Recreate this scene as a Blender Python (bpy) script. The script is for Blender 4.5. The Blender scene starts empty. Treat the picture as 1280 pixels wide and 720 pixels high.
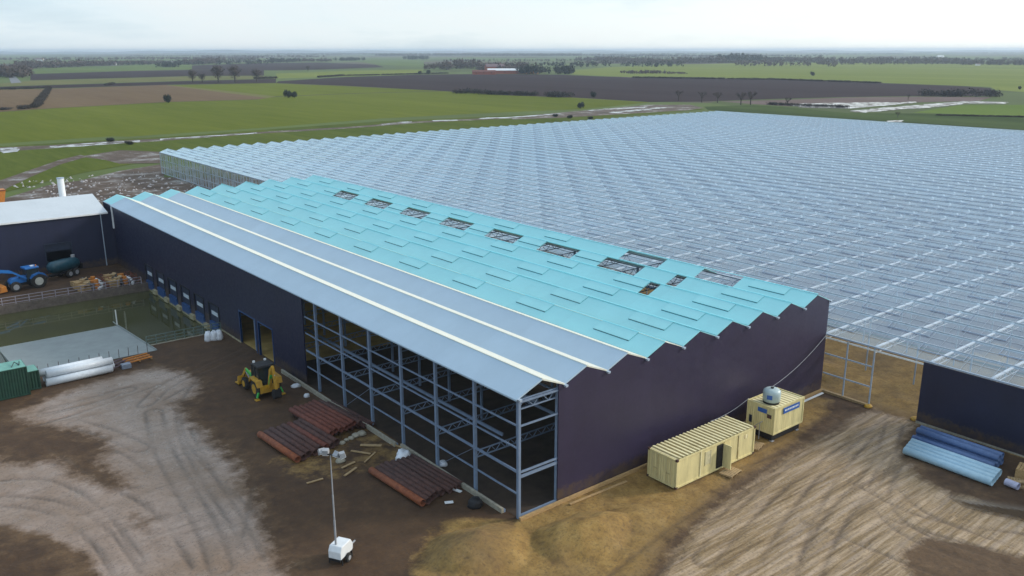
import bpy, math, random
import numpy as np
from mathutils import Vector, Matrix
R = math.radians
random.seed(7)
rng = np.random.default_rng(7)
S = bpy.context.scene
COL = S.collection

LIGHT = [[(-22.3,47.7),(-18.2,49.3),(-14.6,50.6),(-10.6,49.9),(-8.8,44.1),(-10.0,39.8),(-12.5,38.4),(-13.6,32.9),(-13.4,27.2),(-13.5,20.6),(-14.2,16.3),(-15.2,12.9),(-16.2,7.5),(-17.9,0.7),(-28.0,8.8),(-26.8,12.1),(-27.0,14.9),(-28.6,19.6),(-30.6,22.7),(-33.1,26.7),(-31.4,41.0),(-28.5,35.9),(-26.8,32.9),(-24.6,32.7),(-24.1,28.7),(-23.0,24.2),(-21.4,23.5),(-21.2,26.5),(-21.8,30.4),(-20.6,31.8),(-20.2,34.1),(-21.9,38.5),(-24.8,42.2),(-25.4,46.4)]]
LIGHT2 = [(39.8,-6.0),(40.5,-10.0),(33.7,-12.0),(30.2,-14.9),(28.9,-17.7),(29.8,-20.1),(29.6,-24.6),(17.4,-31.0),(-2.5,-14.8),(5.7,-10.4),(14.0,-8.3),(21.0,-7.4),(28.1,-6.6),(35.3,-6.2)]
BLOBS = [[(17.8,-20.2),(20.9,-20.4),(22.9,-22.3),(24.1,-26.6),(20.2,-28.1),(14.6,-23.5)],[(-23.3,18.7),(-22.3,19.4),(-20.4,17.9),(-20.6,15.7),(-22.1,14.9),(-23.4,16.3)],[(-32.5,24.2),(-30.6,22.7),(-28.6,19.6),(-27.0,14.9),(-27.4,10.6),(-33.6,15.6)]]
PUDDLE = [(28.6,-19.1),(29.8,-20.7),(31.6,-23.8),(29.6,-24.6),(28.5,-22.2),(28.0,-20.3)]
SAND = [(-0.8,-0.3),(13.2,-0.2),(24.2,0.1),(38.7,0.2),(39.4,-2.6),(29.2,-5.1),(15.4,-6.8),(6.2,-9.4),(-0.8,-13.2),(-12.6,-3.6),(-7.9,0.7),(-4.5,2.7),(-2.2,1.8)]
RUTS = [[(-15.0,37.9),(-15.9,33.9),(-17.0,28.9),(-17.8,21.8),(-18.7,12.8),(-19.8,7.9)],[(-13.1,37.1),(-15.1,30.3),(-16.3,21.6),(-16.9,14.6),(-17.6,8.5)],[(-13.5,31.9),(-14.7,25.5),(-15.4,19.4),(-16.0,13.4),(-17.1,6.9)],[(-21.6,39.7),(-19.8,35.7),(-18.4,30.5)],[(-20.5,32.2),(-19.6,28.8),(-19.4,25.0)],[(-13.0,18.5),(-15.4,13.8),(-17.0,10.8)],[(-22.9,45.0),(-20.1,44.6),(-15.2,45.5)],[(-25.6,41.7),(-21.4,41.9),(-16.5,43.5),(-12.1,45.0)],[(-13.2,40.3),(-9.5,42.9),(-4.6,41.9),(2.0,46.4)],[(-15.0,40.4),(-11.3,44.9),(-5.3,47.2),(2.4,51.7)],[(39.7,-7.9),(30.3,-9.2),(19.5,-11.4),(9.6,-14.8)],[(39.9,-8.6),(31.1,-9.9),(21.0,-12.6),(11.7,-16.5)],[(39.8,-7.0),(28.7,-7.9),(15.5,-9.8),(6.6,-12.3)],[(39.9,-6.6),(28.1,-6.6),(14.1,-8.6),(5.3,-11.3)],[(34.2,-12.3),(27.4,-14.5),(24.5,-18.6),(24.7,-23.2),(25.2,-26.2)],[(32.1,-12.7),(23.9,-15.0),(20.8,-19.2),(21.3,-23.0),(22.1,-27.4)],[(24.9,-12.4),(23.3,-19.2),(27.7,-25.3)],[(16.3,-13.5),(16.9,-19.5),(17.5,-24.8)],[(6.6,2.5),(14.9,1.4),(16.8,-4.0),(21.8,-5.2),(34.7,-5.0)],[(2.6,-11.5),(12.6,-9.0),(22.6,-7.8),(37.9,-6.4)],[(0.1,-9.5),(9.4,-7.8),(18.3,-7.0),(35.8,-6.0)],[(10.5,-17.9),(18.2,-15.0),(28.2,-13.3),(38.4,-9.2)],[(21.6,-16.3),(22.1,-20.4),(24.1,-26.6)],[(-29.2,31.6),(-26.0,29.7),(-23.9,23.1),(-23.5,12.1)],[(-29.8,27.9),(-26.5,24.4),(-24.9,17.1),(-25.0,10.9)],[(-24.8,35.6),(-23.0,26.6),(-20.6,18.0),(-21.3,9.1)],[(-8.0,44.6),(-12.0,39.3),(-14.7,30.6),(-15.3,22.1),(-14.9,11.9)]]
FIELDS = [('green',[(4.3,336.4),(19.9,336.3),(61.1,339.2),(65.7,333.1),(122.4,337.2),(198.1,351.7),(279.4,346.2),(327.7,337.3),(409.7,359.3),(411.7,438.6),(396.4,490.8),(399.1,588.0),(317.1,601.9),(247.6,594.8),(219.9,567.1),(161.8,577.2),(83.2,554.5),(52.5,538.3),(28.1,533.4)]),('green',[(262.1,886.0),(350.0,874.0),(367.5,861.8),(388.4,748.0),(400.1,593.2),(319.8,606.8),(250.2,600.4),(259.8,751.0)]),('strip',[(261.1,895.4),(262.1,886.0),(259.8,751.0),(250.2,600.4),(235.7,582.3),(246.4,730.6)]),('brown',[(71.5,892.9),(108.0,883.0),(147.0,871.7),(261.1,895.4),(246.4,730.6),(235.7,582.3),(221.2,570.2),(162.8,580.2),(83.8,557.0),(53.1,542.2),(29.0,541.0)]),('purple',[(77.7,943.8),(165.8,970.5),(327.3,1006.5),(434.3,1010.6),(371.5,870.8),(265.7,897.1),(149.1,881.6),(72.7,902.7)]),('yellow',[(84.5,1000.6),(135.9,1056.3),(180.7,1136.6),(391.2,1189.3),(474.6,1140.1),(441.2,1026.0),(332.3,1020.8),(168.3,982.7),(79.0,954.7)]),('purple',[(247.3,1490.8),(398.7,1563.7),(536.8,1605.9),(650.8,1546.3),(482.9,1159.3),(398.1,1209.1),(183.7,1152.8)]),('lime',[(543.0,1252.9),(724.7,1343.0),(872.3,1338.7),(708.9,1101.4),(549.4,1046.7),(502.5,1025.4),(441.2,1026.0)]),('purple',[(992.5,2389.1),(1205.0,2413.7),(1094.3,1892.8),(942.0,1598.9),(729.0,1473.0),(638.6,1465.9),(549.2,1641.5),(710.5,2103.2)]),('purple',[(369.5,866.3),(398.7,924.8),(531.5,1013.5),(667.3,1048.2),(763.1,1020.6),(822.4,907.4),(802.5,746.9),(870.3,588.6),(854.7,438.5),(842.9,350.1),(817.3,311.0),(671.6,245.9),(628.7,282.8),(567.1,312.7),(503.5,331.2),(445.0,341.6),(412.5,361.9),(414.1,441.1),(398.7,493.7),(401.9,595.8),(391.4,753.4)]),('lime',[(849.7,911.5),(1028.6,1102.6),(1284.7,1271.1),(1613.5,1382.0),(2099.6,1451.2),(2198.8,1173.3),(2202.1,803.1),(746.9,248.7),(778.3,289.8),(845.1,322.7),(867.9,445.7),(885.5,599.2),(812.5,756.4)]),('green2',[(437.0,2082.1),(715.3,2356.9),(802.7,2367.0),(554.3,1656.1),(407.5,1595.8),(254.4,1516.6),(335.3,1943.9)]),('green2',[(1482.7,2721.1),(1863.2,2901.6),(1658.9,2534.4),(1004.3,1539.4),(1127.3,1949.3)]),('green2',[(514.9,3408.1),(1044.5,4047.8),(1548.3,4386.8),(1255.2,3568.9),(830.1,3239.6),(440.3,2945.5)]),('green2',[(2253.1,3242.8),(2630.8,2809.1),(2786.8,2355.5),(2254.9,1902.9),(1872.1,1997.1),(1865.3,2686.3)]),('pinkbrown',[(453.3,334.5),(507.1,317.1),(566.4,305.8),(617.3,277.1),(651.8,239.9),(596.7,224.7),(547.1,242.1),(478.9,254.4),(443.2,274.2),(447.0,303.8)]),('lime2',[(446.4,196.4),(536.4,210.9),(575.2,183.3),(467.9,142.4),(454.1,173.5)]),('green3',[(400.2,305.5),(436.4,296.1),(433.1,267.4),(416.3,217.6),(440.2,193.3),(448.0,170.7),(458.9,139.0),(379.4,108.7),(377.7,157.6),(380.0,224.3),(378.3,284.9)]),('meadow',[(-0.0,300.8),(18.1,324.9),(56.9,323.4),(75.3,322.9),(118.3,327.5),(188.6,335.6),(261.6,324.2),(291.7,318.8),(389.6,309.4),(379.4,288.7),(221.2,274.1),(57.9,261.7),(49.6,245.3),(22.4,226.3),(-2.1,199.9),(-14.2,183.7)]),('mudtrack',[(2.0,317.7),(17.3,320.2),(32.5,316.5),(55.6,318.4),(73.2,316.1),(114.3,318.2),(160.2,316.7),(199.5,323.2),(255.4,316.5),(248.4,307.9),(194.1,314.9),(156.0,309.1),(111.3,311.0),(70.1,306.3),(52.2,305.7),(30.0,304.5),(14.7,304.0),(0.3,303.5)]),('mudtrack',[(255.4,316.5),(296.0,323.6),(389.8,341.3),(409.4,324.6),(391.0,298.1),(366.7,290.2),(270.0,294.7),(244.0,302.4)]),('mudtrack',[(-11.8,203.2),(1.9,224.8),(13.6,244.9),(25.6,265.3),(34.0,275.5),(34.9,268.9),(22.7,251.9),(10.3,227.9),(-1.6,202.8),(-14.5,181.3)]),('mudtrack',[(-18.0,152.4),(-3.8,189.1),(10.1,206.9),(18.8,210.9),(32.8,224.4),(48.3,233.2),(38.5,202.5),(58.8,181.8),(26.2,106.6),(-21.7,121.6)]),('mudtrack',[(32.8,270.6),(48.7,282.2),(58.0,267.9),(54.7,252.4),(49.1,235.0),(37.7,242.0),(36.6,256.1)])]
WATERS = [[(32.3,313.1),(54.6,314.8),(64.9,314.2),(62.6,306.5),(52.1,305.4),(31.5,306.6)],[(72.8,315.0),(113.6,316.3),(112.6,312.3),(71.2,309.8)],[(178.3,322.1),(199.0,326.2),(194.7,319.4),(175.4,314.9)],[(209.5,324.0),(222.5,319.9),(218.2,314.0),(206.2,317.5)],[(235.7,320.0),(255.1,316.1),(293.8,321.2),(291.1,316.8),(250.5,310.4),(233.1,315.1)],[(322.1,328.0),(375.2,332.0),(372.8,325.8),(317.6,320.0)],[(317.6,307.0),(376.6,317.4),(374.0,312.5),(314.2,299.8)],[(446.0,276.0),(470.7,283.6),(552.3,247.4),(531.7,239.7),(451.3,237.2),(439.0,257.4)],[(432.0,225.8),(509.4,228.4),(585.4,230.4),(593.6,207.2),(571.1,198.1),(558.6,213.3),(461.3,213.6),(426.7,213.0)],[(380.6,176.0),(390.2,171.9),(378.2,166.5),(373.8,171.5)],[(16.6,315.6),(21.8,316.1),(19.5,300.0),(14.7,297.7)]]
ROAD = [(287.4,1936.7),(291.6,1932.8),(160.0,1073.7),(145.3,1048.1)]
BARETREES = [(309.1,952.1,14.8),(317.3,944.8,11.1),(331.0,932.8,20.3),(345.3,920.1,19.4),(374.2,928.8,15.1),(653.2,1368.1,10.0),(439.2,359.4,8.0),(436.3,336.6,8.3),(440.7,326.8,8.0),(434.4,303.3,9.0),(439.1,299.3,9.6),(449.8,279.2,5.8),(568.9,261.5,4.6),(406.1,183.6,3.4)]
BUSHES = [(158.2,567.9,6.2),(249.6,577.8,6.5),(253.3,574.6,5.0),(331.3,343.9,4.3),(423.5,428.5,4.9),(1034.9,634.0,6.7),(802.2,279.6,3.3),(1356.3,1202.6,8.6),(1850.6,1753.6,7.2),(683.6,1062.7,6.1),(692.5,1054.6,7.3),(498.5,1019.7,2.7),(54.6,317.1,1.1),(56.7,300.1,0.5),(274.0,302.3,1.1),(272.2,289.2,1.3),(276.4,278.6,0.8)]
BELTS = [(170.1,1268.5,18.2,229.3,1539.5,18.2,'w'),(310.9,1967.0,19.8,437.0,2082.1,21.7,'w'),(462.1,2193.8,17.1,616.9,2362.3,14.8,'w'),(616.9,2362.3,14.8,738.6,2430.9,13.4,'w'),(587.0,1938.6,16.1,619.6,1907.4,16.1,'e'),(741.9,2239.4,16.8,905.2,2477.0,21.3,'w'),(1099.5,2521.6,17.5,1202.2,2549.7,15.5,'e'),(1248.2,2645.7,16.1,1319.1,2571.9,13.4,'w'),(1453.0,2752.6,14.4,1566.0,2813.2,14.9,'e'),(1837.2,2930.2,19.4,1921.8,2928.3,19.7,'e'),(874.5,1336.7,15.3,911.5,1301.9,21.3,'w'),(953.3,1361.2,23.9,1053.0,1374.5,19.9,'w'),(1105.4,1442.6,13.9,1164.0,1386.6,15.6,'w'),(797.6,958.9,19.4,883.1,942.2,15.0,'e'),(921.1,1202.8,14.6,826.6,993.8,17.5,'w'),(2031.2,2139.9,16.6,1975.4,1889.7,20.5,'w'),(1842.5,1761.8,19.1,1716.5,1457.9,14.7,'w'),(1824.5,1550.6,20.1,1975.8,1507.8,22.9,'w'),(1975.8,1507.8,27.5,2183.8,1538.0,31.6,'e'),(2183.8,1538.0,19.4,2179.3,1301.2,22.6,'w'),(2112.4,1260.4,19.7,2268.0,1211.1,20.2,'w'),(2198.8,1173.3,21.8,2207.2,969.6,18.3,'w'),(2087.9,915.4,15.4,2144.5,781.2,18.6,'w'),(2960.8,5085.5,21.7,3656.3,4872.3,22.7,'w'),(3388.5,4515.8,21.1,3782.5,3990.9,20.5,'w'),(938.3,891.8,6.2,995.9,871.2,6.3,'w'),(982.5,851.4,3.7,1007.2,828.8,3.1,'w')]
HEDGES = [(108.0,883.0,2.3,119.3,873.1,2.3,'w'),(123.0,878.9,2.3,136.1,881.3,2.3,'w'),(139.9,887.2,2.3,151.2,891.8,2.4,'w'),(147.0,871.7,2.3,78.5,573.7,3.1,'w'),(55.0,554.3,2.0,60.9,558.8,2.0,'w'),(65.3,555.0,2.5,76.8,564.9,3.6,'w'),(208.6,919.0,2.5,223.5,948.8,2.6,'w'),(407.2,1013.7,3.1,441.9,1025.3,3.2,'w'),(497.7,1020.4,2.7,558.7,1064.0,2.9,'w'),(558.7,1064.0,2.3,740.7,1072.3,2.5,'w'),(381.0,546.8,4.7,396.9,533.1,4.7,'w'),(388.9,522.4,4.0,400.3,495.6,3.9,'w'),(400.3,495.6,3.9,407.5,473.1,3.8,'w'),(405.3,459.3,5.0,412.2,438.2,4.9,'w'),(790.3,735.4,2.6,858.1,580.0,2.4,'w'),(863.0,583.4,2.5,848.3,435.0,2.2,'w'),(629.6,282.0,5.7,659.0,241.3,6.2,'w'),(434.7,177.3,1.1,458.9,139.0,1.1,'w'),(447.6,292.0,2.1,457.4,241.8,2.0,'w')]
HOUSES = [(2257.7,1221.6,10.1),(2278.3,1200.7,7.9),(3447.5,1609.4,12.9),(2443.1,1403.4,6.2),(2007.4,840.5,4.6),(616.7,3302.2,11.1),(586.3,2305.8,7.2),(2477.9,1510.7,6.5)]
BARN = [[(742.6,997.2),(760.1,993.1)],[(775.5,1009.2),(820.3,999.6)],[(805.7,981.7),(838.3,983.1)],[(875.9,1161.8),(941.9,1183.4)]]
CAM_LOC=(-36.7328, -44.8222, 34.0149)
CAM_R=(0.777557, -0.628811, -0.001517)
CAM_U=(0.168261, 0.205738, 0.964033)
CAM_F=(0.605882, 0.749846, -0.265778)
LENS=30.2953

# ------------------------------------------------------------ helpers
class MB:
    def __init__(s): s.v=[]; s.f=[]; s.m=[]; s.mi=0
    def add(s, vs, fs):
        n=len(s.v); s.v+= [tuple(map(float,v)) for v in vs]
        for f in fs: s.f.append(tuple(n+i for i in f)); s.m.append(s.mi)
        return s
    def quad(s,a,b,c,d): return s.add([a,b,c,d],[(0,1,2,3)])
    def box(s,x0,x1,y0,y1,z0,z1):
        return s.add([(x0,y0,z0),(x1,y0,z0),(x1,y1,z0),(x0,y1,z0),(x0,y0,z1),(x1,y0,z1),(x1,y1,z1),(x0,y1,z1)],
              [(0,3,2,1),(4,5,6,7),(0,1,5,4),(1,2,6,5),(2,3,7,6),(3,0,4,7)])
    def beam(s,p,q,w,h=None,up=(0,0,1)):
        h=h or w; p=Vector(p);q=Vector(q);d=(q-p).normalized();u=Vector(up)
        if abs(d.dot(u))>.99: u=Vector((1,0,0))
        r=d.cross(u).normalized();u=r.cross(d)
        vs=[]
        for c in (p,q):
            for a,b in((-1,-1),(1,-1),(1,1),(-1,1)): vs.append(c+r*(a*w/2)+u*(b*h/2))
        return s.add(vs,[(0,1,2,3),(7,6,5,4),(0,4,5,1),(1,5,6,2),(2,6,7,3),(3,7,4,0)])
    def tube(s,p,q,r,n=12,r2=None,caps=True):
        p=Vector(p);q=Vector(q);d=(q-p).normalized();u=Vector((0,0,1))
        if abs(d.dot(u))>.95: u=Vector((1,0,0))
        a=d.cross(u).normalized();b=a.cross(d);r2=r if r2 is None else r2
        vs=[]
        for c,rr in((p,r),(q,r2)):
            for i in range(n):
                t=2*math.pi*i/n; vs.append(c+a*(rr*math.cos(t))+b*(rr*math.sin(t)))
        fs=[(i,(i+1)%n,n+(i+1)%n,n+i) for i in range(n)]
        if caps: fs+=[tuple(range(n))[::-1],tuple(range(n,2*n))]
        return s.add(vs,fs)
    def pipe(s,p,q,r,t,n=16):      # hollow
        p=Vector(p);q=Vector(q);d=(q-p).normalized();u=Vector((0,0,1))
        a=d.cross(u).normalized();b=a.cross(d)
        vs=[]
        for c,rr in((p,r),(q,r),(q,r-t),(p,r-t)):
            for i in range(n):
                k=2*math.pi*i/n; vs.append(c+a*(rr*math.cos(k))+b*(rr*math.sin(k)))
        fs=[]
        for g in range(4):
            h=(g+1)%4
            fs+=[(g*n+i,g*n+(i+1)%n,h*n+(i+1)%n,h*n+i) for i in range(n)]
        return s.add(vs,fs)
    def prism(s,pts,axis,a,b):     # pts 2D polygon, extruded along axis ('x','y','z') a..b
        def P(u,v,w): return {'x':(w,u,v),'y':(u,w,v),'z':(u,v,w)}[axis]
        n=len(pts)
        return s.add([P(u,v,a) for u,v in pts]+[P(u,v,b) for u,v in pts],
           [tuple(range(n))[::-1],tuple(range(n,2*n))]+[(i,(i+1)%n,n+(i+1)%n,n+i) for i in range(n)])
    def rings(s,rs,close=True):    # list of rings (same count) lofted
        n=len(rs[0]);vs=[p for r in rs for p in r];fs=[]
        for k in range(len(rs)-1):
            fs+=[(k*n+i,k*n+(i+1)%n,(k+1)*n+(i+1)%n,(k+1)*n+i) for i in range(n)]
        if close: fs+=[tuple(range(n))[::-1],tuple(range((len(rs)-1)*n,len(rs)*n))]
        return s.add(vs,fs)
    def build(s,name,mat,parent=None,smooth=False,bevel=0):
        me=bpy.data.meshes.new(name)
        off=(0,0,0)
        r=parent
        while r is not None:
            if 'off' in r.keys(): off=tuple(r['off'])
            r=r.parent
        if any(off): V=[(x-off[0],y-off[1],z-off[2]) for x,y,z in s.v]
        else: V=s.v
        me.from_pydata(V,[],s.f)
        for m in (mat if isinstance(mat,(list,tuple)) else [mat]): me.materials.append(m)
        if any(s.m): me.polygons.foreach_set('material_index',s.m)
        if smooth: me.polygons.foreach_set('use_smooth',[True]*len(s.f))
        me.update()
        o=bpy.data.objects.new(name,me); COL.objects.link(o)
        if parent: o.parent=parent
        if bevel:
            b=o.modifiers.new('bevel','BEVEL'); b.width=bevel; b.segments=2; b.limit_method='ANGLE'
        return o
def tag(o,label=None,cat=None,group=None,kind=None):
    if label: o['label']=label
    if cat: o['category']=cat
    if group: o['group']=group
    if kind: o['kind']=kind
    return o
def root(name,loc,label,cat,group=None,rz=0,world=True):
    o=bpy.data.objects.new(name,None); COL.objects.link(o); o.location=loc; o.rotation_euler=(0,0,rz)
    o.empty_display_size=.2
    if world: o['off']=loc
    return tag(o,label,cat,group)
def copy_tree(o,loc,rz=0,label=None,scale=None):
    def rec(x,par):
        c=x.copy(); COL.objects.link(c); c.parent=par
        for ch in list(x.children): rec(ch,c)
        return c
    c=rec(o,None); c.location=loc; c.rotation_euler=(0,0,rz)
    if label: c['label']=label
    if scale: c.scale=scale
    return c
# ------------------------------------------------------------ materials
def newmat(name):
    m=bpy.data.materials.new(name); m.use_nodes=True; nt=m.node_tree; nt.nodes.clear()
    out=nt.nodes.new('ShaderNodeOutputMaterial'); return m,nt,out
def N(nt,t,**k):
    n=nt.nodes.new(t)
    for a,b in k.items():
        if a.startswith('i_'): n.inputs[a[2:].replace('_',' ')].default_value=b
        else: setattr(n,a,b)
    return n
def L(nt,a,b): nt.links.new(a,b)
def c4(c): return (c[0],c[1],c[2],1)
def noise(nt,scale,detail=5,rough=.6,vec=None,coord='Object'):
    n=N(nt,'ShaderNodeTexNoise'); n.inputs['Scale'].default_value=scale; n.inputs['Detail'].default_value=detail; n.inputs['Roughness'].default_value=rough
    if vec is None:
        tc=N(nt,'ShaderNodeTexCoord'); L(nt,tc.outputs[coord],n.inputs['Vector'])
    else: L(nt,vec,n.inputs['Vector'])
    return n.outputs['Fac']
def ramp(nt,fac,stops):
    r=N(nt,'ShaderNodeValToRGB'); e=r.color_ramp.elements
    while len(e)<len(stops): e.new(.5)
    for i,(p,c) in enumerate(stops): e[i].position=p; e[i].color=c4(c) if not isinstance(c,(int,float)) else (c,c,c,1)
    L(nt,fac,r.inputs[0]); return r.outputs[0]
def mixc(nt,fac,a,b,mode='MIX'):
    m=N(nt,'ShaderNodeMix',data_type='RGBA',blend_type=mode)
    for s_,v in ((0,fac),(6,a),(7,b)):
        if isinstance(v,(int,float)): m.inputs[s_].default_value=v
        elif isinstance(v,tuple): m.inputs[s_].default_value=c4(v)
        else: L(nt,v,m.inputs[s_])
    return m.outputs[2]
def math_(nt,op,a,b=0.0,clamp=False):
    m=N(nt,'ShaderNodeMath',operation=op); m.use_clamp=clamp
    for i,v in enumerate((a,b)):
        if isinstance(v,(int,float)): m.inputs[i].default_value=v
        else: L(nt,v,m.inputs[i])
    return m.outputs[0]
def mat(name,col,rough=.6,metal=0,var=.25,scale=2,bump=0,bscale=20,col2=None,spec=.5,stretch=None,coat=0):
    m,nt,out=newmat(name); p=N(nt,'ShaderNodeBsdfPrincipled')
    tc=N(nt,'ShaderNodeTexCoord'); vec=tc.outputs['Object']
    if stretch:
        mp=N(nt,'ShaderNodeMapping'); mp.inputs['Scale'].default_value=stretch; L(nt,vec,mp.inputs[0]); vec=mp.outputs[0]
    f=noise(nt,scale,6,.65,vec)
    c2=col2 or tuple(x*(1-var) for x in col); c1=col if col2 else tuple(min(1,x*(1+var*.6)) for x in col)
    cc=ramp(nt,f,[(.3,c2),(.7,c1)]); L(nt,cc,p.inputs['Base Color'])
    rr=ramp(nt,f,[(.2,min(1,rough+.12)),(.8,max(.03,rough-.1))]); L(nt,rr,p.inputs['Roughness'])
    p.inputs['Metallic'].default_value=metal; p.inputs['Specular IOR Level'].default_value=spec
    if coat: p.inputs['Coat Weight'].default_value=coat
    if bump:
        b=N(nt,'ShaderNodeBump'); b.inputs['Strength'].default_value=bump; b.inputs['Distance'].default_value=.05
        L(nt,noise(nt,bscale,5,.6,vec),b.inputs['Height']); L(nt,b.outputs[0],p.inputs['Normal'])
    L(nt,p.outputs[0],out.inputs[0]); return m
def panelmat(name,col,axis,pitch,rough=.4,depth=.25,var=.08,metal=0,lines=None,linecol=None):
    # sheet cladding: thin joint lines every pitch along an object axis, faint weathering
    m,nt,out=newmat(name); p=N(nt,'ShaderNodeBsdfPrincipled')
    tc=N(nt,'ShaderNodeTexCoord'); sx=N(nt,'ShaderNodeSeparateXYZ'); L(nt,tc.outputs['Object'],sx.inputs[0])
    a=math_(nt,'FRACT',math_(nt,'DIVIDE',sx.outputs[axis],pitch)); 
    ln=math_(nt,'LESS_THAN',a,.03/pitch)
    f=noise(nt,.25,6,.7); f2=noise(nt,3,4,.6)
    cc=ramp(nt,f,[(.25,tuple(x*(1-var*1.6) for x in col)),(.75,tuple(x*(1+var) for x in col))])
    cc=mixc(nt,math_(nt,'MULTIPLY',ln,depth),cc,linecol or tuple(x*.35 for x in col))
    # per-panel tone
    fl=math_(nt,'FLOOR',math_(nt,'DIVIDE',sx.outputs[axis],pitch)); wn=N(nt,'ShaderNodeTexWhiteNoise',noise_dimensions='1D'); L(nt,fl,wn.inputs['W'])
    cc=mixc(nt,math_(nt,'MULTIPLY',wn.outputs['Value'],var*1.2),cc,tuple(x*.5 for x in col))
    if 'navy' in name:
        k=math_(nt,'MULTIPLY',ramp(nt,math_(nt,'ADD',sx.outputs[2],math_(nt,'MULTIPLY',f2,-1.6)),[(-.0,.75),(.45,0)]),ramp(nt,noise(nt,.8,6,.7),[(.35,.2),(.6,1)]))
        cc=mixc(nt,k,cc,(.10,.065,.035))
    L(nt,cc,p.inputs['Base Color']); L(nt,ramp(nt,f2,[(.3,rough+.08),(.7,rough-.05)]),p.inputs['Roughness'])
    p.inputs['Metallic'].default_value=metal
    b=N(nt,'ShaderNodeBump'); b.inputs['Strength'].default_value=.25; b.inputs['Distance'].default_value=.02
    L(nt,math_(nt,'ADD',math_(nt,'MULTIPLY',ln,-1),math_(nt,'MULTIPLY',f,1.5)),b.inputs['Height']); L(nt,b.outputs[0],p.inputs['Normal'])
    L(nt,p.outputs[0],out.inputs[0]); return m

M={}
M['navy']=panelmat('navy_cladding',(.015,.018,.048),1,1.1,.45,depth=.3,var=.14)
M['navyx']=panelmat('navy_cladding_x',(.030,.023,.056),0,1.1,.45,depth=.35,var=.14)
M['navyw']=panelmat('navy_cladding_wing',(.015,.019,.05),0,1.1,.45,depth=.3,var=.14)
M['greyroof']=panelmat('grey_roof_sheet',(.42,.54,.64),1,5.4,.42,depth=.12,var=.05)
M['greyroof2']=panelmat('grey_roof_sheet_pale',(.55,.59,.62),0,5.0,.45,depth=.12,var=.05)
M['cream_lit_edge']=mat('cream_lit_roof_slope',(.72,.72,.62),.45,var=.08)  # warm sky brightness on the right-hand slopes, put into the colour
M['cyan']=panelmat('cyan_roof_panel',(.37,.80,.84),1,5.4,.42,depth=.12,var=.04)
nt=M['cyan'].node_tree; pb=[n for n in nt.nodes if n.type=='BSDF_PRINCIPLED'][0]; ou=[n for n in nt.nodes if n.type=='OUTPUT_MATERIAL'][0]
tl_=N(nt,'ShaderNodeBsdfTranslucent'); tl_.inputs[0].default_value=(.25,.6,.62,1); mx_=N(nt,'ShaderNodeMixShader'); mx_.inputs[0].default_value=.12
L(nt,pb.outputs[0],mx_.inputs[1]); L(nt,tl_.outputs[0],mx_.inputs[2]); L(nt,mx_.outputs[0],ou.inputs[0])
M['cyanvent']=mat('cyan_vent_panel',(.23,.68,.76),.4,var=.04)
M['steel']=mat('blue_grey_steel',(.18,.24,.34),.45,metal=.0,var=.18,scale=1.5)
M['alu']=mat('galvanised_truss',(.85,.85,.82),.4,var=.15)
M['gutter']=mat('aluminium_gutter',(.36,.43,.52),.45,var=.15)
M['bar']=mat('glazing_bar',(.46,.53,.60),.5)
M['white']=mat('white_painted',(.75,.77,.78),.4,var=.1)
M['whitepipe']=mat('white_plastic_wrap',(.72,.76,.80),.35,var=.12,scale=4)
M['conc']=mat('concrete',(.34,.31,.24),.8,var=.3,scale=3,bump=.3)
M['concramp']=mat('ramp_concrete',(.24,.27,.265),.5,var=.12,scale=.6,bump=.15)
M['plinth']=mat('concrete_plinth',(.36,.32,.2),.8,var=.4,scale=2)
M['dockblue']=mat('dock_blue',(.02,.07,.2),.4,var=.2)
M['dockdark']=mat('dock_dark',(.02,.03,.06),.5,var=.2)
M['dockwin']=mat('dock_window',(.55,.62,.68),.3,var=.1)
M['vent_shade']=mat('teal_vent_shade',(.03,.13,.17),.6)  # dark teal for the painted shadow line below the vents
M['black']=mat('black_plastic',(.012,.012,.014),.6,var=.3)
M['rubber']=mat('tyre_rubber',(.03,.028,.025),.85,var=.4,scale=5,bump=.4)
M['cream']=mat('cream_paint',(.72,.62,.31),.55,var=.22,scale=1.6,bump=.05,stretch=(1.5,1.5,.35))
M['creamroof']=mat('cream_container_roof',(.78,.68,.38),.6,col2=(.40,.32,.14),scale=1.1)
M['bluesign']=mat('blue_sign',(.03,.12,.42),.4,var=.1)
M['tank']=mat('pale_blue_grey_tank',(.42,.52,.53),.4,var=.12)
M['yellow']=mat('yellow_machine_paint',(.62,.34,.02),.5,col2=(.34,.19,.03),scale=2.5)
M['green']=mat('bright_green_paint',(.06,.45,.08),.45,var=.2)
M['darkgreen']=mat('dark_green_steel',(.01,.045,.03),.5,var=.25)
M['mintgreen']=mat('light_green_top',(.16,.37,.31),.6,var=.25,scale=1)
M['tblue']=mat('blue_tractor_paint',(.02,.14,.42),.35,var=.2)
M['teal']=mat('teal_tanker_paint',(.015,.07,.10),.4,var=.3)
M['orange']=mat('orange_paint',(.55,.2,.03),.55,var=.2)
M['glass_dark']=mat('dark_cab_glass',(.02,.03,.035),.08,var=.1,spec=.8)
M['rust']=mat('rusty_steel',(.20,.055,.03),.75,col2=(.09,.03,.022),scale=3,bump=.3)
M['rustd']=mat('dark_rusty_steel',(.11,.045,.032),.75,col2=(.045,.024,.022),scale=3,bump=.3)
M['rusto']=mat('orange_rusty_steel',(.30,.09,.03),.75,col2=(.14,.04,.02),scale=3,bump=.3)
M['lblue']=mat('light_blue_tube',(.42,.60,.70),.4,col2=(.32,.50,.62),scale=2)
M['dblue']=mat('dark_blue_tube',(.10,.17,.34),.4,col2=(.06,.11,.24),scale=2)
M['wood']=mat('timber',(.42,.27,.12),.8,var=.35,scale=4,stretch=(1,1,8))
M['wood2']=mat('pale_timber',(.38,.26,.13),.8,var=.35,scale=4)
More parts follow.
